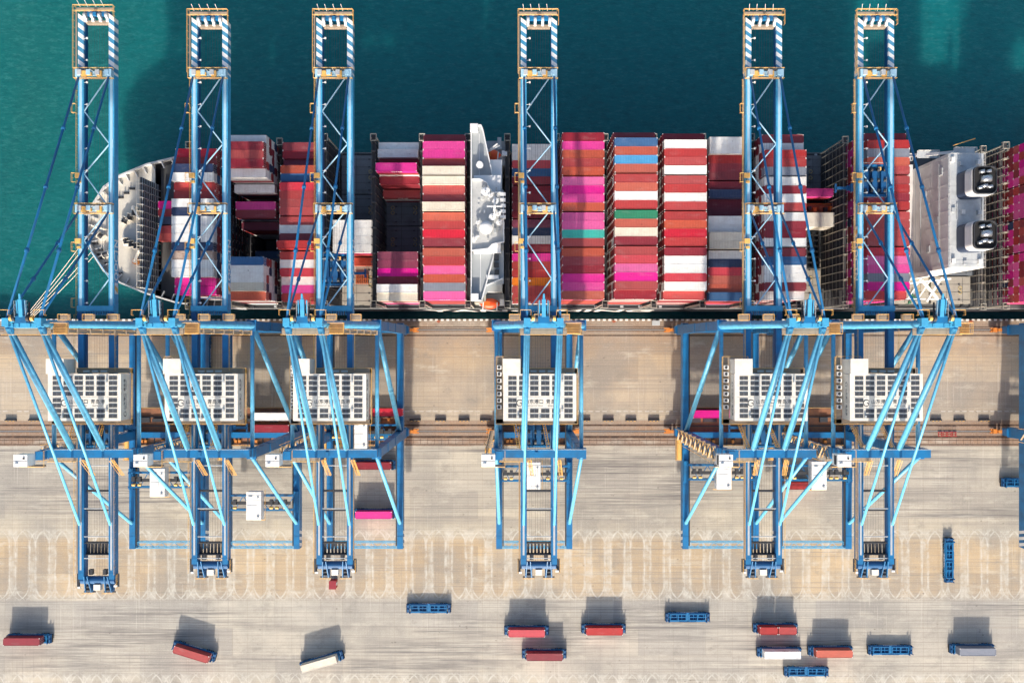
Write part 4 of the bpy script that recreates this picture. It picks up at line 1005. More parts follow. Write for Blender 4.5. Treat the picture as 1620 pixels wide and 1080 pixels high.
# ---- lashing bridges
LB = paint("lashing_bridge_grey", (0.022, 0.022, 0.026), 0.7, dirt=0.4)
LBL_ = paint("lashing_bridge_pale", (0.34, 0.31, 0.26), 0.7, dirt=0.4)
LBD = paint("lashing_bridge_dark", (0.06, 0.06, 0.065), 0.7)
def lashing(x, zt=29.0, pale=False, w=1.1):
    mb = MB(); y0, y1 = 13.0-YC, 63.0-YC
    z = DECK+3
    while z <= zt+.1:
        mb.box(x-w/2, x+w/2, y0, y1, z-.12, z, 0)
        for s in (-1, 1): mb.tube((x+s*w/2, y0, z+1.0), (x+s*w/2, y1, z+1.0), .06, n=4, mi=1)
        z += 2.75
    i = 0; y = y0
    while y <= y1+.1:
        for s in (-1, 1): mb.beam((x+s*(w/2+.05), y, DECK), (x+s*(w/2+.05), y, zt+1.1), .22, .22, 1)
        if i % 3 == 0: mb.cbox((x, y, zt+.4), (w*.8, .5, .8), 1)
        y += 2.55; i += 1
    for yy in (y0, y1):
        mb.rail([(x-w/2-.3, yy-1.0, zt), (x+w/2+.3, yy-1.0, zt), (x+w/2+.3, yy+1.0, zt), (x-w/2-.3, yy+1.0, zt)], r=.1, mi=2, closed=True, step=1)
        mb.box(x-w/2-.2, x+w/2+.2, yy-1, yy+1, zt-.1, zt, 0)
        for s in (-1, 1): mb.beam((x+s*(w/2+.2), yy, DECK), (x+s*(w/2+.2), yy, zt), .35, .35, 2)
    part("lashing_bridge", mb, [LBD if pale else LB, LBL_ if pale else LBD, paint("bridge_frame_white", (.40, .38, .33), .6)], ship)
for x, zt, pl in ((-100.6, 22, 0), (-86.6, 26, 0), (-71.1, 26, 0), (-56.1, 31, 0), (-41.5, 31, 0), (-26.9, 31, 0), (-13.2, 31, 0), (-1.4, 31, 0), (13.3, 31, 0), (27.9, 31, 0),
                  (42.5, 31, 0), (57.1, 31, 0), (71.7, 31, 0), (86.4, 30, 0), (101.1, 28, 1), (115.4, 26, 0)): lashing(x, zt, pl)
lashing(153.9, 21.6, True, 1.3); lashing(149.6, 17, True, 1.0)

# ---- navigation bridge between the sixth and seventh bays
SHW = paint("ship_white", (0.74, 0.75, 0.76), 0.55, dirt=0.35, dirtcol=(0.50, 0.50, 0.50), nscale=0.4)
SHG = paint("ship_deck_grey", (0.35, 0.38, 0.40), 0.7, dirt=0.5, dirtcol=(0.28, 0.30, 0.32), nscale=0.3)
SHT = paint("ship_deck_pale", (0.52, 0.53, 0.53), 0.7, dirt=0.6, dirtcol=(0.27, 0.29, 0.30), nscale=0.3)
WIN = paint("ship_window", (0.02, 0.025, 0.03), 0.15, dirt=0.0)
def L2(px, py, z): X, Y = at(px, py, z); return (X, Y-YC)
br = MB()
br.box(-11.3, -2.9, 22-YC, 54-YC, DECK, 41.2, 0)
for k in range(9): z = 14+k*2.9; br.box(-11.36, -2.84, 23-YC, 53-YC, z, z+.9, 1)
br.box(-10.9, -3.2, 27-YC, 49-YC, 41.2, 43.6, 0); br.box(-10.95, -3.15, 27.6-YC, 48.4-YC, 42.0, 43.0, 1)
part("bridge_tower", br, [SHW, WIN], ship)
mb = MB()                                          # wing deck, tapering to both sides
wing = [L2(745.5, 198, 43), L2(761, 198, 43), L2(764, 206, 43), L2(781, 285, 43), L2(797, 300, 43), L2(797, 448, 43), L2(777, 452, 43), L2(762, 475, 43), L2(745.5, 475, 43)]
mb.prism(wing, 40.9, 41.35, 0)
part("wing_deck", mb, [SHG], ship)
mb = MB()
cl = [L2(745.5, 198, 42.4), L2(761, 198, 42.4), L2(764, 206, 42.4), L2(780.5, 284, 42.4), L2(782, 296, 42.4), L2(785, 303, 42.4)]
for a, b in zip(cl[:-1], cl[1:]): mb.beam((*a, 41.9), (*b, 41.9), .3, 1.3)
a, b = L2(745.5, 198, 42.4), L2(745.5, 475, 42.4); mb.beam((a[0], a[1], 41.9), (b[0], b[1], 41.9), .3, 1.3)
cl = [L2(745.5, 475, 42.4), L2(762, 475, 42.4), L2(781, 405, 42.4), L2(782, 385, 42.4)]
for a, b in zip(cl[:-1], cl[1:]): mb.beam((*a, 41.9), (*b, 41.9), .35, 1.3)
a, b = L2(767, 452, 42.4), L2(795, 440, 42.4); mb.beam((*a, 41.8), (*b, 41.8), .3, .9)
for p in (L2(750, 202, 43), L2(751, 470, 43)): mb.cbox((*p, 42.5), (2.2, 2.0, 2.2))
a, b = L2(758, 210, 42.4), L2(758, 282, 42.4); mb.beam((*a, 41.4), (*b, 41.4), .12, .12)
a, b = L2(760, 388, 42.4), L2(760, 470, 42.4); mb.beam((*a, 41.4), (*b, 41.4), .12, .12)
part("wing_bulwark", mb, SHW, ship)
mb = MB()                                          # compass deck above the wheelhouse
cd = [L2(746, 283, 45), L2(759, 283, 45), L2(770, 288, 45), L2(779, 304, 45), L2(796, 304, 45), L2(797, 382, 45), L2(779, 386, 45), L2(772, 393, 45), L2(746, 396, 45)]
mb.prism(cd, 43.6, 44.1, 0)
for a, b in zip(cd, cd[1:]+cd[:1]): mb.beam((*a, 44.5), (*b, 44.5), .28, .9, 1)
part("compass_deck", mb, [SHT, SHW], ship)
def disc(mb, c, r, z0, z1, mi=0, n=20): mb.tube((c[0], c[1], z0), (c[0], c[1], z1), r, n=n, mi=mi)
mb = MB()
c = L2(759, 261, 43); disc(mb, c, .7, 41.3, 43, 0)
for k in range(6): disc(mb, c, .75+.30*math.cos(k/6*1.5), 42.2+k*.32, 42.2+(k+1)*.32, 0)
part("radome", mb, SHW, ship, smooth=False)
mb = MB(); c = L2(769, 360, 46)
disc(mb, c, .8, 44.1, 46, 0)
for k in range(7): t = k/7; disc(mb, c, 1.9*math.cos(t*1.35), 45.6+1.8*math.sin(t*1.35), 45.6+1.8*math.sin((k+1)/7*1.35), 0)
part("radome", mb, SHW, ship)
for (pxx, pyy, r, h) in ((768, 303, 1.25, 45.6), (776, 309, .7, 45.3), (784, 318, .9, 45.8), (779, 343, 1.0, 46), (788, 338, .8, 45.5), (790, 352, .9, 45.5), (756, 352, .6, 45.0), (751, 377, .7, 45.0)):
    mb = MB(); c = L2(pxx, pyy, h); disc(mb, c, r*.35, 44.1, h, 0, 10); disc(mb, c, r, h, h+.2, 0, 14)
    mb.beam((c[0]-r, c[1]-.4, h+.8), (c[0]+r, c[1]+.5, h+.8), .22, .25, 0); disc(mb, c, .2, h+.2, h+.7, 1, 8)
    part("radar_scanner", mb, [SHW, DARK], ship)
mb = MB(); c = L2(781, 331, 46); mb.beam((c[0], c[1], 44.1), (c[0]+.5, c[1], 51.5), .8, 1.0, 0, w2=.35, h2=.4)
mb.beam((c[0]+.3, c[1]-3.0, 49), (c[0]+.3, c[1]+3.0, 49), .4, .25, 0); mb.beam((c[0]-1.8, c[1], 50.4), (c[0]+2.4, c[1], 50.4), .35, .25, 0)
part("radar_mast", mb, SHW, ship)
for k in range(5): mb = MB(); mb.cbox((c[0]+2.6, c[1]-2+k*1.6, 44.7), (1.5, .9, 1.2+.3*(k % 2))); part("antenna_box", mb, SHW, ship)
for q in range(26):
    c = L2(random.uniform(749, 794), random.uniform(292, 380), 45); h = random.uniform(.2, .8)
    mb = MB(); mb.cbox((c[0], c[1], 44.1+h/2), (random.uniform(.3, .9), random.uniform(.3, 1.3), h)); part("deck_locker", mb, random.choice((SHW, SHG, SHT)), ship)
mb = MB()                                          # blocks, vents, stairs on the after decks of the house
mb.box(-8.2, -2.9, 20-YC, 54.5-YC, 36, 37.6, 2)
for (pxx, pyy, sx, sy, h, mi) in ((790, 356, 3.0, 2.2, 41.6, 3), (788, 376, 1.6, 3.4, 42.2, 0), (789, 391, 2.6, 1.6, 42.2, 4), (785, 407, 1.4, 1.6, 42.6, 5), (785, 419, 1.5, 1.3, 42.4, 5), (786, 430, 1.3, 1.3, 42.4, 5), (779, 438, 3.6, 1.1, 42.1, 0),
                             (790, 312, 2.0, 2.4, 42.0, 4), (787, 322, 2.4, 1.4, 42.6, 0), (791, 334, 2.2, 2.2, 43.4, 0), (784, 386, 1.2, 1.2, 42.3, 2)):
    c = L2(pxx, pyy, h); mb.box(c[0]-sx/2, c[0]+sx/2, c[1]-sy/2, c[1]+sy/2, 41.35, h, mi)
for pyy in (372, 375, 378, 381): c = L2(789, pyy, 42.5); mb.box(c[0]-.9, c[0]+.9, c[1]-.12, c[1]+.12, 42.2, 42.5, 0)
c = L2(786, 240, 30); mb.box(c[0]-3.2, c[0]+2.8, c[1]-4.2, c[1]+3.2, DECK, 30, 1)
c = L2(790, 226, 32); mb.cbox((c[0], c[1], 30.6), (1.2, 3.6, 1.6), 1); c = L2(796, 242, 32); mb.cbox((c[0]+.4, c[1], 30.9), (1.6, 1.4, 1.8), 0)
mb.box(-8.2, -3, 17.4-YC, 20.5-YC, DECK, 24, 1); mb.box(-11.8, -8.2, 14-YC, 20.0-YC, DECK, 20, 4)
c = L2(794, 478, 22); mb.cbox((c[0], c[1], 21.4), (1.3, 1.9, 1.5), 0)
mb.box(-10.6, -2.5, 13.6-YC, 17.2-YC, DECK, 17.0, 1)
part("house_fittings", mb, [SHW, SHG, SHT, CREAM, paint("ship_tan", (0.45, 0.42, 0.36), .7, dirt=.5), DARK], ship)
mb = MB()
for o in (0, 1.0):
    a = L2(769+o*2.5, 239-o, 40); b = L2(787+o*3, 224+o*3, 42); mb.beam((*a, 38.4), (*b, 39.6), .35, .5)
part("davit_boom", mb, SHW, ship)
def lifeboat(px, py, z, L, lab, flip=1):
    X, Y = at(px, py, z)
    t = thing("lifeboat", lab, "lifeboat", (X, Y, z-2.4), 0, "lifeboats beside the bridge")
    mb = MB(); n = 9; rows = []
    for i in range(n):
        u = -1+2*i/(n-1); wd = 1.55*(1-abs(u)**2.6)+.12; rows.append((u*L/2, wd))
    vs = []
    for x, wd in rows:
        for k in range(12): a = 2*math.pi*k/12; vs.append((x, math.cos(a)*wd, 1.2+math.sin(a)*(1.15 if math.sin(a) > 0 else 1.2)*min(1, wd/1.1)))
    mb.add(vs, [(i*12+k, (i+1)*12+k, (i+1)*12+(k+1) % 12, i*12+(k+1) % 12) for i in range(n-1) for k in range(12)] + [tuple(range(12)), tuple(range(n*12-1, n*12-13, -1))])
    part("hull", mb, [paint("lifeboat_orange", (0.80, 0.085, 0.015), .45, dirt=.25)], t, smooth=True)
    mb = MB(); mb.cbox((-.9, 0, 2.5), (1.8, 1.3, .9)); mb.cbox((1.8, 0, 2.35), (.5, .7, .3)); part("conning_cabin", mb, [paint("lifeboat_orange2", (0.80, 0.16, 0.02), .45)], t)
    mb = MB()
    for x in (-L*.33, L*.33): mb.beam((x, -2.0, -.3), (x, -2.0, 4.0), .3, .3); mb.beam((x, -2.0, 4.0), (x+.2, .3, 4.2), .3, .3)
    part("davit", mb, SHW, t)
lifeboat(775, 480, 19.5, 6.6, "orange enclosed lifeboat at the ship's quay side beneath the bridge wing")
lifeboat(777, 244, 33, 6.0, "small red lifeboat half hidden beneath the seaward bridge wing")

# ---- engine casing with two funnels
CASW = paint("casing_white", (0.78, 0.77, 0.75), 0.55, dirt=0.45, dirtcol=(0.52, 0.49, 0.46), nscale=0.3)
CASG = paint("casing_roof_grey", (0.52, 0.55, 0.57), 0.6, dirt=0.5, dirtcol=(0.24, 0.25, 0.26), nscale=0.35)
mb = MB(); ex0, ex1, ey0, ey1 = 126.9, 137.2, 23.2-YC, 56.4-YC
mb.box(ex0, ex1, ey0, ey1, DECK, 38.5, 0); mb.box(ex0+.02, ex1-.02, ey0+.02, ey1-.02, 38.5, 38.56, 1)
mb.rail([(ex0+.1, ey0+.1, 38.5), (ex1-.1, ey0+.1, 38.5), (ex1-.1, ey1-.1, 38.5), (ex0+.1, ey1-.1, 38.5)], r=.06, closed=True, step=1.6)
for z in (20, 29): mb.box(ex0-.04, ex0, ey0, ey1, z, z+.12, 1)
mb.box(ex0-6.2, ex0, ey0+1, ey1+1.5, DECK, 18.5, 0); mb.box(ex0-1.2, ex0, ey0-1.6, ey0, DECK, 30, 0)
mb.box(ex1, ex1+1.6, ey0+2, ey1, DECK, 26, 2)
for (x0, y0, z) in ((ex0+5, ey1+.8, 37), (ex0-1, ey1+2.2, 28), (ex0-5, ey1+3.2, 20)):
    mb.box(x0-2.6, x0+3.6, y0-.9, y0+1.2, z-.1, z, 1); mb.rail([(x0-2.6, y0+1.2, z), (x0+3.6, y0+1.2, z), (x0+3.6, y0-.9, z)], r=.1, step=1.2)
    mb.beam((x0-2.6, y0, z), (x0-7, y0+1.0, z-7), .9, .25, 0)
mb.rail([(ex0+2, ey1+2.6, 37.5), (ex0+7.8, ey1+4.4, 37.5)], r=.14, mi=3, step=1.4)
for k in range(9): mb.box(ex0-.035, ex0, ey0+1+k*3.9, ey0+1.06+k*3.9, 18.5, 38.4, 0)
for z in (23.5, 34): mb.tube((ex0-.25, ey0+2, z), (ex0-.25, ey1-2, z), .12, n=6, mi=2)
for (yy, zz) in ((30, 27), (38, 31.5), (47, 25), (52, 34)): mb.box(ex0-.3, ex0, yy-YC-1, yy-YC+1, zz, zz+1.6, 2)
for (a, b_, h_, m_) in ((127.9, 54.6, .9, 0), (128.2, 40, .5, 2), (130.5, 53.5, .7, 2), (135.4, 53.8, 1.1, 0), (128.1, 25.2, .8, 0), (131.6, 24.7, .5, 2), (135.8, 25.0, .9, 0), (135.6, 39.2, 1.0, 2), (131.0, 39.4, .6, 0)):
    mb.cbox((a, b_-YC, 38.5+h_/2), (1.1, 1.3, h_), m_)
mb.tube((129.3, 37.2-YC, 38.75), (129.3, 42-YC, 38.75), .18, n=8, mi=2); mb.tube((136.6, 26-YC, 38.8), (136.6, 54-YC, 38.8), .14, n=8, mi=2)
for y in (29.8, 36.4, 47): mb.box(ex0+.1, ex1-.1, y-YC-.03, y-YC+.03, 38.56, 38.6, 2)
part("engine_casing", mb, [CASW, CASG, GREY, YEL], ship)
NAVY = paint("funnel_navy", (0.015, 0.03, 0.075), 0.4, dirt=.2)
STEEL = paint("exhaust_steel", (0.55, 0.56, 0.58), 0.28, metal=0.85, dirt=.3)
def rrect(cx, cy, hx, hy, r, n=6):
    pts = []
    for qx, qy, a0 in ((1, 1, 0), (-1, 1, 90), (-1, -1, 180), (1, -1, 270)):
        for i in range(n+1): a = R(a0+90*i/n); pts.append((cx+qx*(hx-r)+math.cos(a)*r, cy+qy*(hy-r)+math.sin(a)*r))
    return pts
for fy0, fy1 in ((43.0, 51.0), (27.6, 35.7)):
    cx_, cy_ = 132.6, (fy0+fy1)/2-YC; hy = (fy1-fy0)/2; hx = 3.4
    mb = MB()
    mb.prism(rrect(cx_, cy_, hx, hy, 1.6), 38.56, 42.8, 0); mb.prism(rrect(cx_, cy_, hx+.02, hy+.02, 1.6), 42.8, 46.2, 1)
    f = part("funnel", mb, [NAVY, SHW], ship)
    mb = MB(); inner = rrect(cx_, cy_, hx-.32, hy-.32, 1.45); outer = rrect(cx_, cy_, hx-.12, hy-.12, 1.55); n = len(inner)
    vs = [(x, y, 46.2) for x, y in outer]+[(x, y, 47.0) for x, y in outer]+[(x, y, 47.0) for x, y in inner]+[(x, y, 46.25) for x, y in inner]
    fs = [(i+k*n, (i+1) % n+k*n, (i+1) % n+(k+1)*n, i+(k+1)*n) for k in range(3) for i in range(n)]; mb.add(vs, fs, 0); mb.add([(x, y, 46.26) for x, y in inner], [tuple(range(n))], 1)
    part("funnel_rim", mb, [DARK, BLACK], f)
    mb = MB()
    for (dx, dy, r, le) in ((.2, .3, 1.05, 2.6), (-.9, 2.3, .55, 1.3), (1.0, 2.4, .5, 1.2), (-.2, -1.7, .5, 1.6), (1.3, -1.9, .45, 1.4), (-1.4, -2.2, .5, 1.2)):
        mb.tube((cx_+dx-le/2, cy_+dy, 46.4), (cx_+dx+le/2, cy_+dy+.15, 47.1), r*.9, r, n=14, mi=0); mb.tube((cx_+dx, cy_+dy, 46.2), (cx_+dx, cy_+dy, 47), r*.8, n=12, mi=0)
    part("exhaust_pipe", mb, [STEEL], f, smooth=True)
# white gantry and clutter on the quay side of the casing
mb = MB()
for k in range(5): mb.beam((118+k*3.2, 15.2-YC, 20), (121.5+k*3.2, 22-YC, 22), .3, .4)
mb.beam((115, 19-YC, 21), (137, 21.5-YC, 21.8), .5, .6); mb.beam((115, 15.5-YC, 20), (137, 15.2-YC, 20), .35, .5); mb.beam((128, 21-YC, 21.8), (133.5, 15.5-YC, 20.5), .6, .8); mb.beam((133.5, 21-YC, 21.8), (130.2, 14.5-YC, 20.5), .5, .7)
for q in range(14): x = random.uniform(115, 136); mb.cbox((x, random.uniform(14.2, 20)-YC, DECK+1.2), (random.uniform(.6, 2), random.uniform(.5, 1.6), 2.4), random.choice((0, 1, 2)))
part("provision_gantry", mb, [SHW, GREY, paint("fitting_green", (.03, .16, .09), .6)], ship)

# ---- cargo left lying in the half-empty bays
X, Y = at(1293, 346, 24); t = thing("deck_house", "cream deck house with a brown equipment bench in the half-empty bay right of the bridge", "deck house", (X+1.5, Y, HZ))
mb = MB(); mb.box(-5, 5, -2.0, 2.2, 0, 8.4, 0); mb.box(-5.1, 5.1, -2.1, 2.3, 8.4, 8.6, 0); mb.box(-5, 5, -2.1, -2.0, 2, 5.5, 0); part("walls", mb, [CREAM], t)
mb = MB(); mb.box(-5, 5, 2.3, 5.4, 5.4, 5.7, 0)
for k in range(6): mb.cbox((-4+k*1.7, 3.6+.4*(k % 2), 6.4), (1.0, 1.2, 1.3), k % 3)
mb.rail([(-5, 5.4, 5.7), (5, 5.4, 5.7)], r=.07, mi=2); part("equipment_bench", mb, [RUST, DARK, ORANGE], t)
mb = MB(); 
for k in range(7): mb.box(BAYX['M']-5.5, BAYX['M']+5.5, 25.4-YC+k*1.75, 25.9-YC+k*1.75, HZ, HZ+1.8, 0); 
for k in range(6): mb.box(BAYX['M']-5.2+k*2.0, BAYX['M']-4.9+k*2.0, 25.4-YC, 37.3-YC, HZ, HZ+2.3, 0)
part("cell_rack", mb, [DARK, GREY], ship)
X, Y = at(572, 441, 14.5); t = thing("rusty_frame", "small rust-red slatted frame lying on the hatch cover of the fourth bay", "frame", (X, Y, HZ))
mb = MB()
for k in range(7): mb.cbox((-1.8+k*.6, 0, .8), (.3, 3.0, .5))
for y in (-1.4, 0, 1.4): mb.cbox((0, y, .45), (4.2, .3, .5))
for x in (-1.9, 1.9):
    for y in (-1.3, 1.3): mb.cbox((x, y, .2), (.3, .3, .4))
part("slats", mb, [paint("rust_red", (.38, .09, .03), .8, dirt=.6)], t)

# ---- bow: breakwater, winches, posts
mb = MB(); bx = -115.2
mb.box(bx-.25, bx+.25, 18.6-YC, 52.9-YC, DECK, 23.6, 0)
z = DECK+1.2
while z < 24: mb.box(bx+.25, bx+.5, 18.6-YC, 52.9-YC, z, z+.18, 1); z += 1.5
y = 18.6-YC
while y < 53-YC: mb.box(bx+.25, bx+.75, y, y+.22, DECK, 23.6, 1); mb.box(bx-.9, bx-.25, y, y+.2, DECK+3, 22, 1); mb.tube((bx+.4, y, 23.6), (bx-.6, y, 24.6), .08, n=4, mi=2); y += 2.15
mb.tube((bx-.6, 18.6-YC, 24.6), (bx-.6, 52.9-YC, 24.6), .1, n=5, mi=2)
part("breakwater", mb, [paint("breakwater_grey", (.11, .115, .12), .7, dirt=.5), GREY, CREAM], ship)
bz = DECK+3.15
mb = MB(); mb.tube((-121, 35.8-YC, bz-.02), (-121, 35.8-YC, bz+.03), 4.4, n=32, mi=2)
part("winch_base", mb, [DARK, GREY, SHG], ship)
wd = MB(); wd.tube((-.9, 0, 1.1), (.9, 0, 1.1), .75, n=14, mi=0); wd.tube((-1.05, 0, 1.1), (-.9, 0, 1.1), 1.15, n=16, mi=1); wd.tube((.9, 0, 1.1), (1.05, 0, 1.1), 1.15, n=16, mi=1); wd.cbox((0, 0, .2), (2.4, 1.6, .4), 1); wd.cbox((0, .9, .6), (1.0, .6, .9), 1)
wdm = wd.mesh("mooring_winch", [DARK, CREAM])
for (pxx, pyy, rz) in ((197, 348, 60), (205, 343, 75), (212, 337, 80), (199, 382, 110), (207, 386, 100), (215, 389, 95), (168, 402, 20), (160, 374, 150)):
    c = L2(pxx, pyy, 15.5); link("mooring_winch", wdm, ship, (c[0], c[1], bz), R(rz))
mb = MB(); c = L2(213, 413, 16); mb.tube((c[0], c[1], bz), (c[0], c[1], bz+1.4), 1.0, n=14, mi=0); mb.tube((c[0], c[1], bz+1.4), (c[0], c[1], bz+2.0), .6, n=12, mi=1)
c2 = L2(220, 396, 18); mb.beam((c[0], c[1], bz+1.8), (c2[0], c2[1], bz+3.4), .6, .6, 1)
part("deck_crane", mb, [ORANGE, CREAM], ship)
mb = MB(); c = L2(212, 329, 16); mb.tube((c[0], c[1], bz), (c[0], c[1], bz+2.2), .7, n=12); c2 = L2(219, 346, 18); mb.beam((c[0], c[1], bz+2), (c2[0], c2[1], bz+3.2), .6, .6)
part("deck_crane", mb, [CREAM], ship)
mb = MB()
for (pxx, pyy) in ((158, 395), (161, 408), (168, 416), (176, 425), (188, 432), (150, 385), (152, 370), (190, 312), (199, 305), (208, 298), (172, 404), (157, 402)):
    c = L2(pxx, pyy, 15)
    for o in (-.5, .5): mb.tube((c[0]+o, c[1], bz), (c[0]+o, c[1], bz+.9), .25, n=8)
    mb.cbox((c[0], c[1], bz+.1), (1.7, .7, .2))
part("bitts", mb, [DARK], ship)
mb = MB(); mb.tube((-130.5, 0, bz), (-130.5, 0, bz+9), .4, .22, n=10); mb.box(-131.3, -129.7, -.6, .6, bz+6, bz+6.1)
part("foremast", mb, [CREAM], ship)
for k in range(5):                                    # mooring ropes from the bow
    a = at(140+k*2.5, 372+k*8, 14.5)
    p = Vector((a[0], a[1], bz+.4)); q = Vector((-165.5+k*.7, 10.3, .6)); mb = MB(); N = 12; pts = []
    for i in range(N+1): t = i/N; c = p.lerp(q, t); c.z -= 1.6*4*t*(1-t)*.35; pts.append(c)
    mb.path(pts, .07, n=5)
    tag(part("mooring_rope", mb, [CREAM], None), f"pale mooring rope from bow to quay at the far left, {ordinal(k)} from the left", "rope", "mooring ropes of the bow")

# ================================================================== GUIDED VEHICLES
def agv_proto():
    root = link("container_carrier", None)
    mb = MB(); hl = 7.45
    for sy in (-1, 1): mb.box(-hl+1.0, hl-1.0, sy*1.4-.14, sy*1.4+.14, .75, 1.42, 0)
    mb.box(-hl+1.2, hl-1.2, -1.26, 1.26, .7, .95, 1); mb.box(-hl+1, hl-1, -.12, .12, .95, 1.38, 0); mb.box(-.45, .45, -1.4, 1.4, .9, 1.36, 0)
    for k in (-5.4, -3.7, -2.0, 2.0, 3.7, 5.4): mb.box(k-.1, k+.1, -1.26, 1.26, .95, 1.36, 0)
    part("chassis", mb, [BLUE, DBLUE], root)
    for sx in (-1, 1):
        mb = MB(); c = sx*3.25
        for sy in (-1, 1): mb.box(c-2.8, c+2.8, sy*1.02-.12, sy*1.02+.12, 1.42, 1.66, 0)
        for k in (-2.7, 0, 2.7): mb.box(c+k-.14, c+k+.14, -1.15, 1.15, 1.44, 1.64, 0)
        part("lift_platform", mb, [BLUE], root)
        mb = MB(); x0, x1 = (hl-1.0, hl) if sx > 0 else (-hl, -hl+1.0)
        mb.prism([(x0, -1.45), (x1-.0 if sx > 0 else x1, -1.45), (x1, 1.45), (x0, 1.45)], .55, 1.35, 0)
        mb.cbox((sx*(hl-.45), -.7, 1.5), (.6, .9, .4), 0); mb.cbox((sx*(hl-.5), .75, 1.52), (.5, .8, .4), 1); mb.cbox((sx*(hl+.08), 0, .8), (.16, 2.7, .5), 2)
        for sy in (-1, 1): mb.cbox((sx*(hl-.15), sy*1.25, 1.8), (.2, .2, .9), 0)
        part("end_module", mb, [DBLUE, DBLUE, BLACK], root)
        for dxx in (5.7, 4.3):
            for sy in (-1, 1):
                m2 = MB(); m2.tube((sx*dxx, sy*1.15, .62), (sx*dxx, sy*1.55, .62), .62, n=16, mi=0); m2.tube((sx*dxx, sy*1.53, .62), (sx*dxx, sy*1.58, .62), .3, n=10, mi=1)
                part("wheel", m2, [BLACK, BLUE], root)
    mb = MB(); mb.box(-2.9, 2.9, 1.56, 1.60, .72, 1.5, 0); mb.box(-2.9, 2.9, -1.60, -1.56, .72, 1.5, 0)
    sp_ = part("side_panel", mb, [DBLUE], root)
    place_text(BOOMTXT2, None, sp_, (0, 1.61, 1.12), (-1, 0, 0), (0, 0, 1)).scale = (1.15, .6, 1)
    place_text(BOOMTXT2, None, sp_, (0, -1.61, 1.12), (1, 0, 0), (0, 0, 1)).scale = (1.15, .6, 1)
    for sx in (-1, 1):
        for sy in (-1, 1):
            m2 = MB(); m2.beam((sx*6.3, sy*1.42, 1.4), (sx*6.3, sy*1.6, 2.0), .5, .1); part("corner_guide", m2, [BLUE], root)
    return root
AP = agv_proto(); used = [0]
def agv(px, py, lab, rot=0.0, cont=None, clabs=None, z=1.5, shift=0.0, zref=None):
    X, Y = at(px, py, zref or z)
    o = AP if not used[0] else copy_tree(AP); used[0] = 1
    o.location = (X, Y, 0); o.rotation_euler = (0, 0, R(rot)); tag(o, lab, "container carrier", "blue guided container carriers on the yard")
    if cont:
        if len(cont) == 1: container(cont, X+shift*math.cos(R(rot)), Y+shift*math.sin(R(rot)), 1.67, clabs, "containers carried on the yard", rz=R(rot))
        else:
            for k, c in enumerate(cont):
                container(c, X+(-3.15 if k == 0 else 3.15), Y, 1.67, clabs + (", left half" if k == 0 else ", right half"), "containers carried on the yard", L=6.06)
EMP = "empty blue low guided carrier "
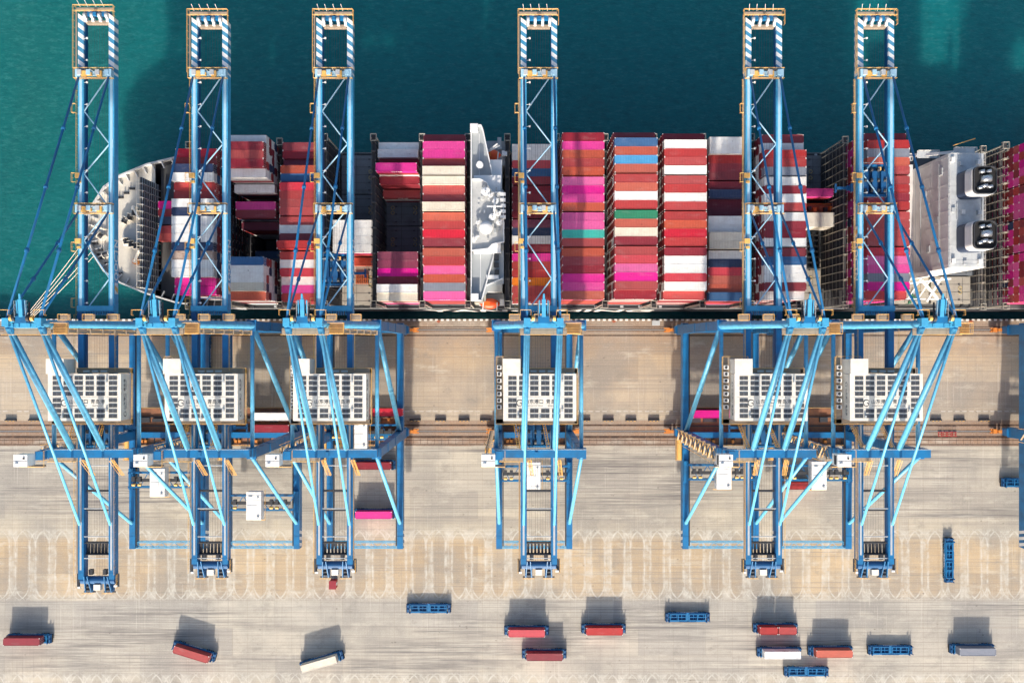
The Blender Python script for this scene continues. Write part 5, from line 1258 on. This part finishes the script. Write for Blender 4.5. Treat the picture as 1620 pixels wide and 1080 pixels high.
AG = [
 (46, 1010, "blue carrier under a long maroon container at the far lower left", 0, 'M', "maroon container on the carrier at the far lower left corner", -.9),
 (307, 1030, "blue carrier turned slightly with a brown-red container, lower left", -17, 'R', "tilted brown-red container on the turning carrier, lower left", 0),
 (509, 1045, "blue carrier turned the other way with a white ribbed container", 16, 'C', "tilted off-white ribbed container on a turning carrier", -.4),
 (678, 962, EMP + "alone below the gap left of the middle crane", 0, None, None, 0),
 (833, 997, "blue carrier with a bright red container below the middle crane", 0, 'r', "bright red container on the carrier below the middle crane", 0),
 (955, 994, "blue carrier with a faded red container right of the bright red one", 0, 'R', "faded brick-red container on the carrier right of the bright red one", 0),
 (861, 1034, "blue carrier with a dusty maroon container, lowest near the middle", 0, 'M', "dusty maroon container on the lowest carrier near the middle", 0),
 (1088, 976, EMP + "below and left of the fifth crane", 0, None, None, 0),
 (1227, 993, "blue carrier with two short red containers end to end", 0, 'RR', "short red container, one of the pair on one carrier", 0),
 (1233, 1031, "blue carrier with a white container, above the lowest empty carrier", 0, 'W', "plain white container on the carrier above the lowest empty one", .2),
 (1314, 1029, "blue carrier with an orange-red container, lower right", 0, 'O', "orange-red container on the carrier beside the white one", .2),
 (1409, 1028, EMP + "between the orange-red and the grey loads", 0, None, None, 0),
 (1276, 1062, EMP + "lowest of all, cut near the bottom edge", 0, None, None, 0),
 (1538, 1026, "blue carrier with a grey-blue container at the lower right", 0, 'V', "grey-blue container on the carrier at the lower right", .3),
 (1502, 886, EMP + "standing crosswise right of the sixth crane", 90, None, None, 0),
 (1620, 763, EMP + "half cut off by the right edge of the picture", 0, None, None, 0),
 (592, 735, "blue carrier with a maroon container just behind the third crane's cross beam", 0, 'M', "maroon container on a carrier between the third crane's portal girders, upper", 0),
 (593, 812, "blue carrier with a magenta container inside the third crane's rear frame", 0, 'P', "magenta container on a carrier inside the third crane's rear frame", 0),
 (1268, 766, "blue carrier with a red container behind the fifth crane", 0, 'R', "red container on a carrier partly under the fifth crane's trolley", 0),
 (325, 562, "blue carrier standing crosswise under the second crane", 90, 'W', "white container standing crosswise under the second crane's boom", 0),
]
for (px, py, lab, rot, c, cl_, sh) in AG: agv(px, py, lab, rot, c, cl_, shift=sh)
# containers on the transfer platforms of the cranes
for (px, py, c, lab) in ((1126, 655, 'P', "pink container on the fifth crane's platform beneath its machinery house"), (427, 659, 'W', "pale grey container on the second crane's transfer platform"),
                         (427, 678, 'M', "maroon container on the second crane's transfer platform beside the grey one"), (607, 652, 'r', "red container mostly hidden on the third crane's platform")):
    X, Y = at(px, py, 14.6); container(c, X, Y, 12.1, lab, "containers on the crane platforms")
X, Y = at(526, 925, 2.5); t = thing("sentry_hut", "small square red-brown hut behind the third crane's rear end", "hut", (X, Y, 0))
mb = MB(); mb.box(-1.1, 1.1, -1.3, 1.3, 0, 2.5, 0); part("walls", mb, [cmat('R')], t); mb = MB(); mb.box(-1.2, 1.2, -1.4, 1.4, 2.5, 2.65, 0); part("roof", mb, [cmat('M')], t)
mb = MB(); mb.box(1.1, 1.14, -.45, .45, 0, 2.1, 0); part("door", mb, [WHITE], t)
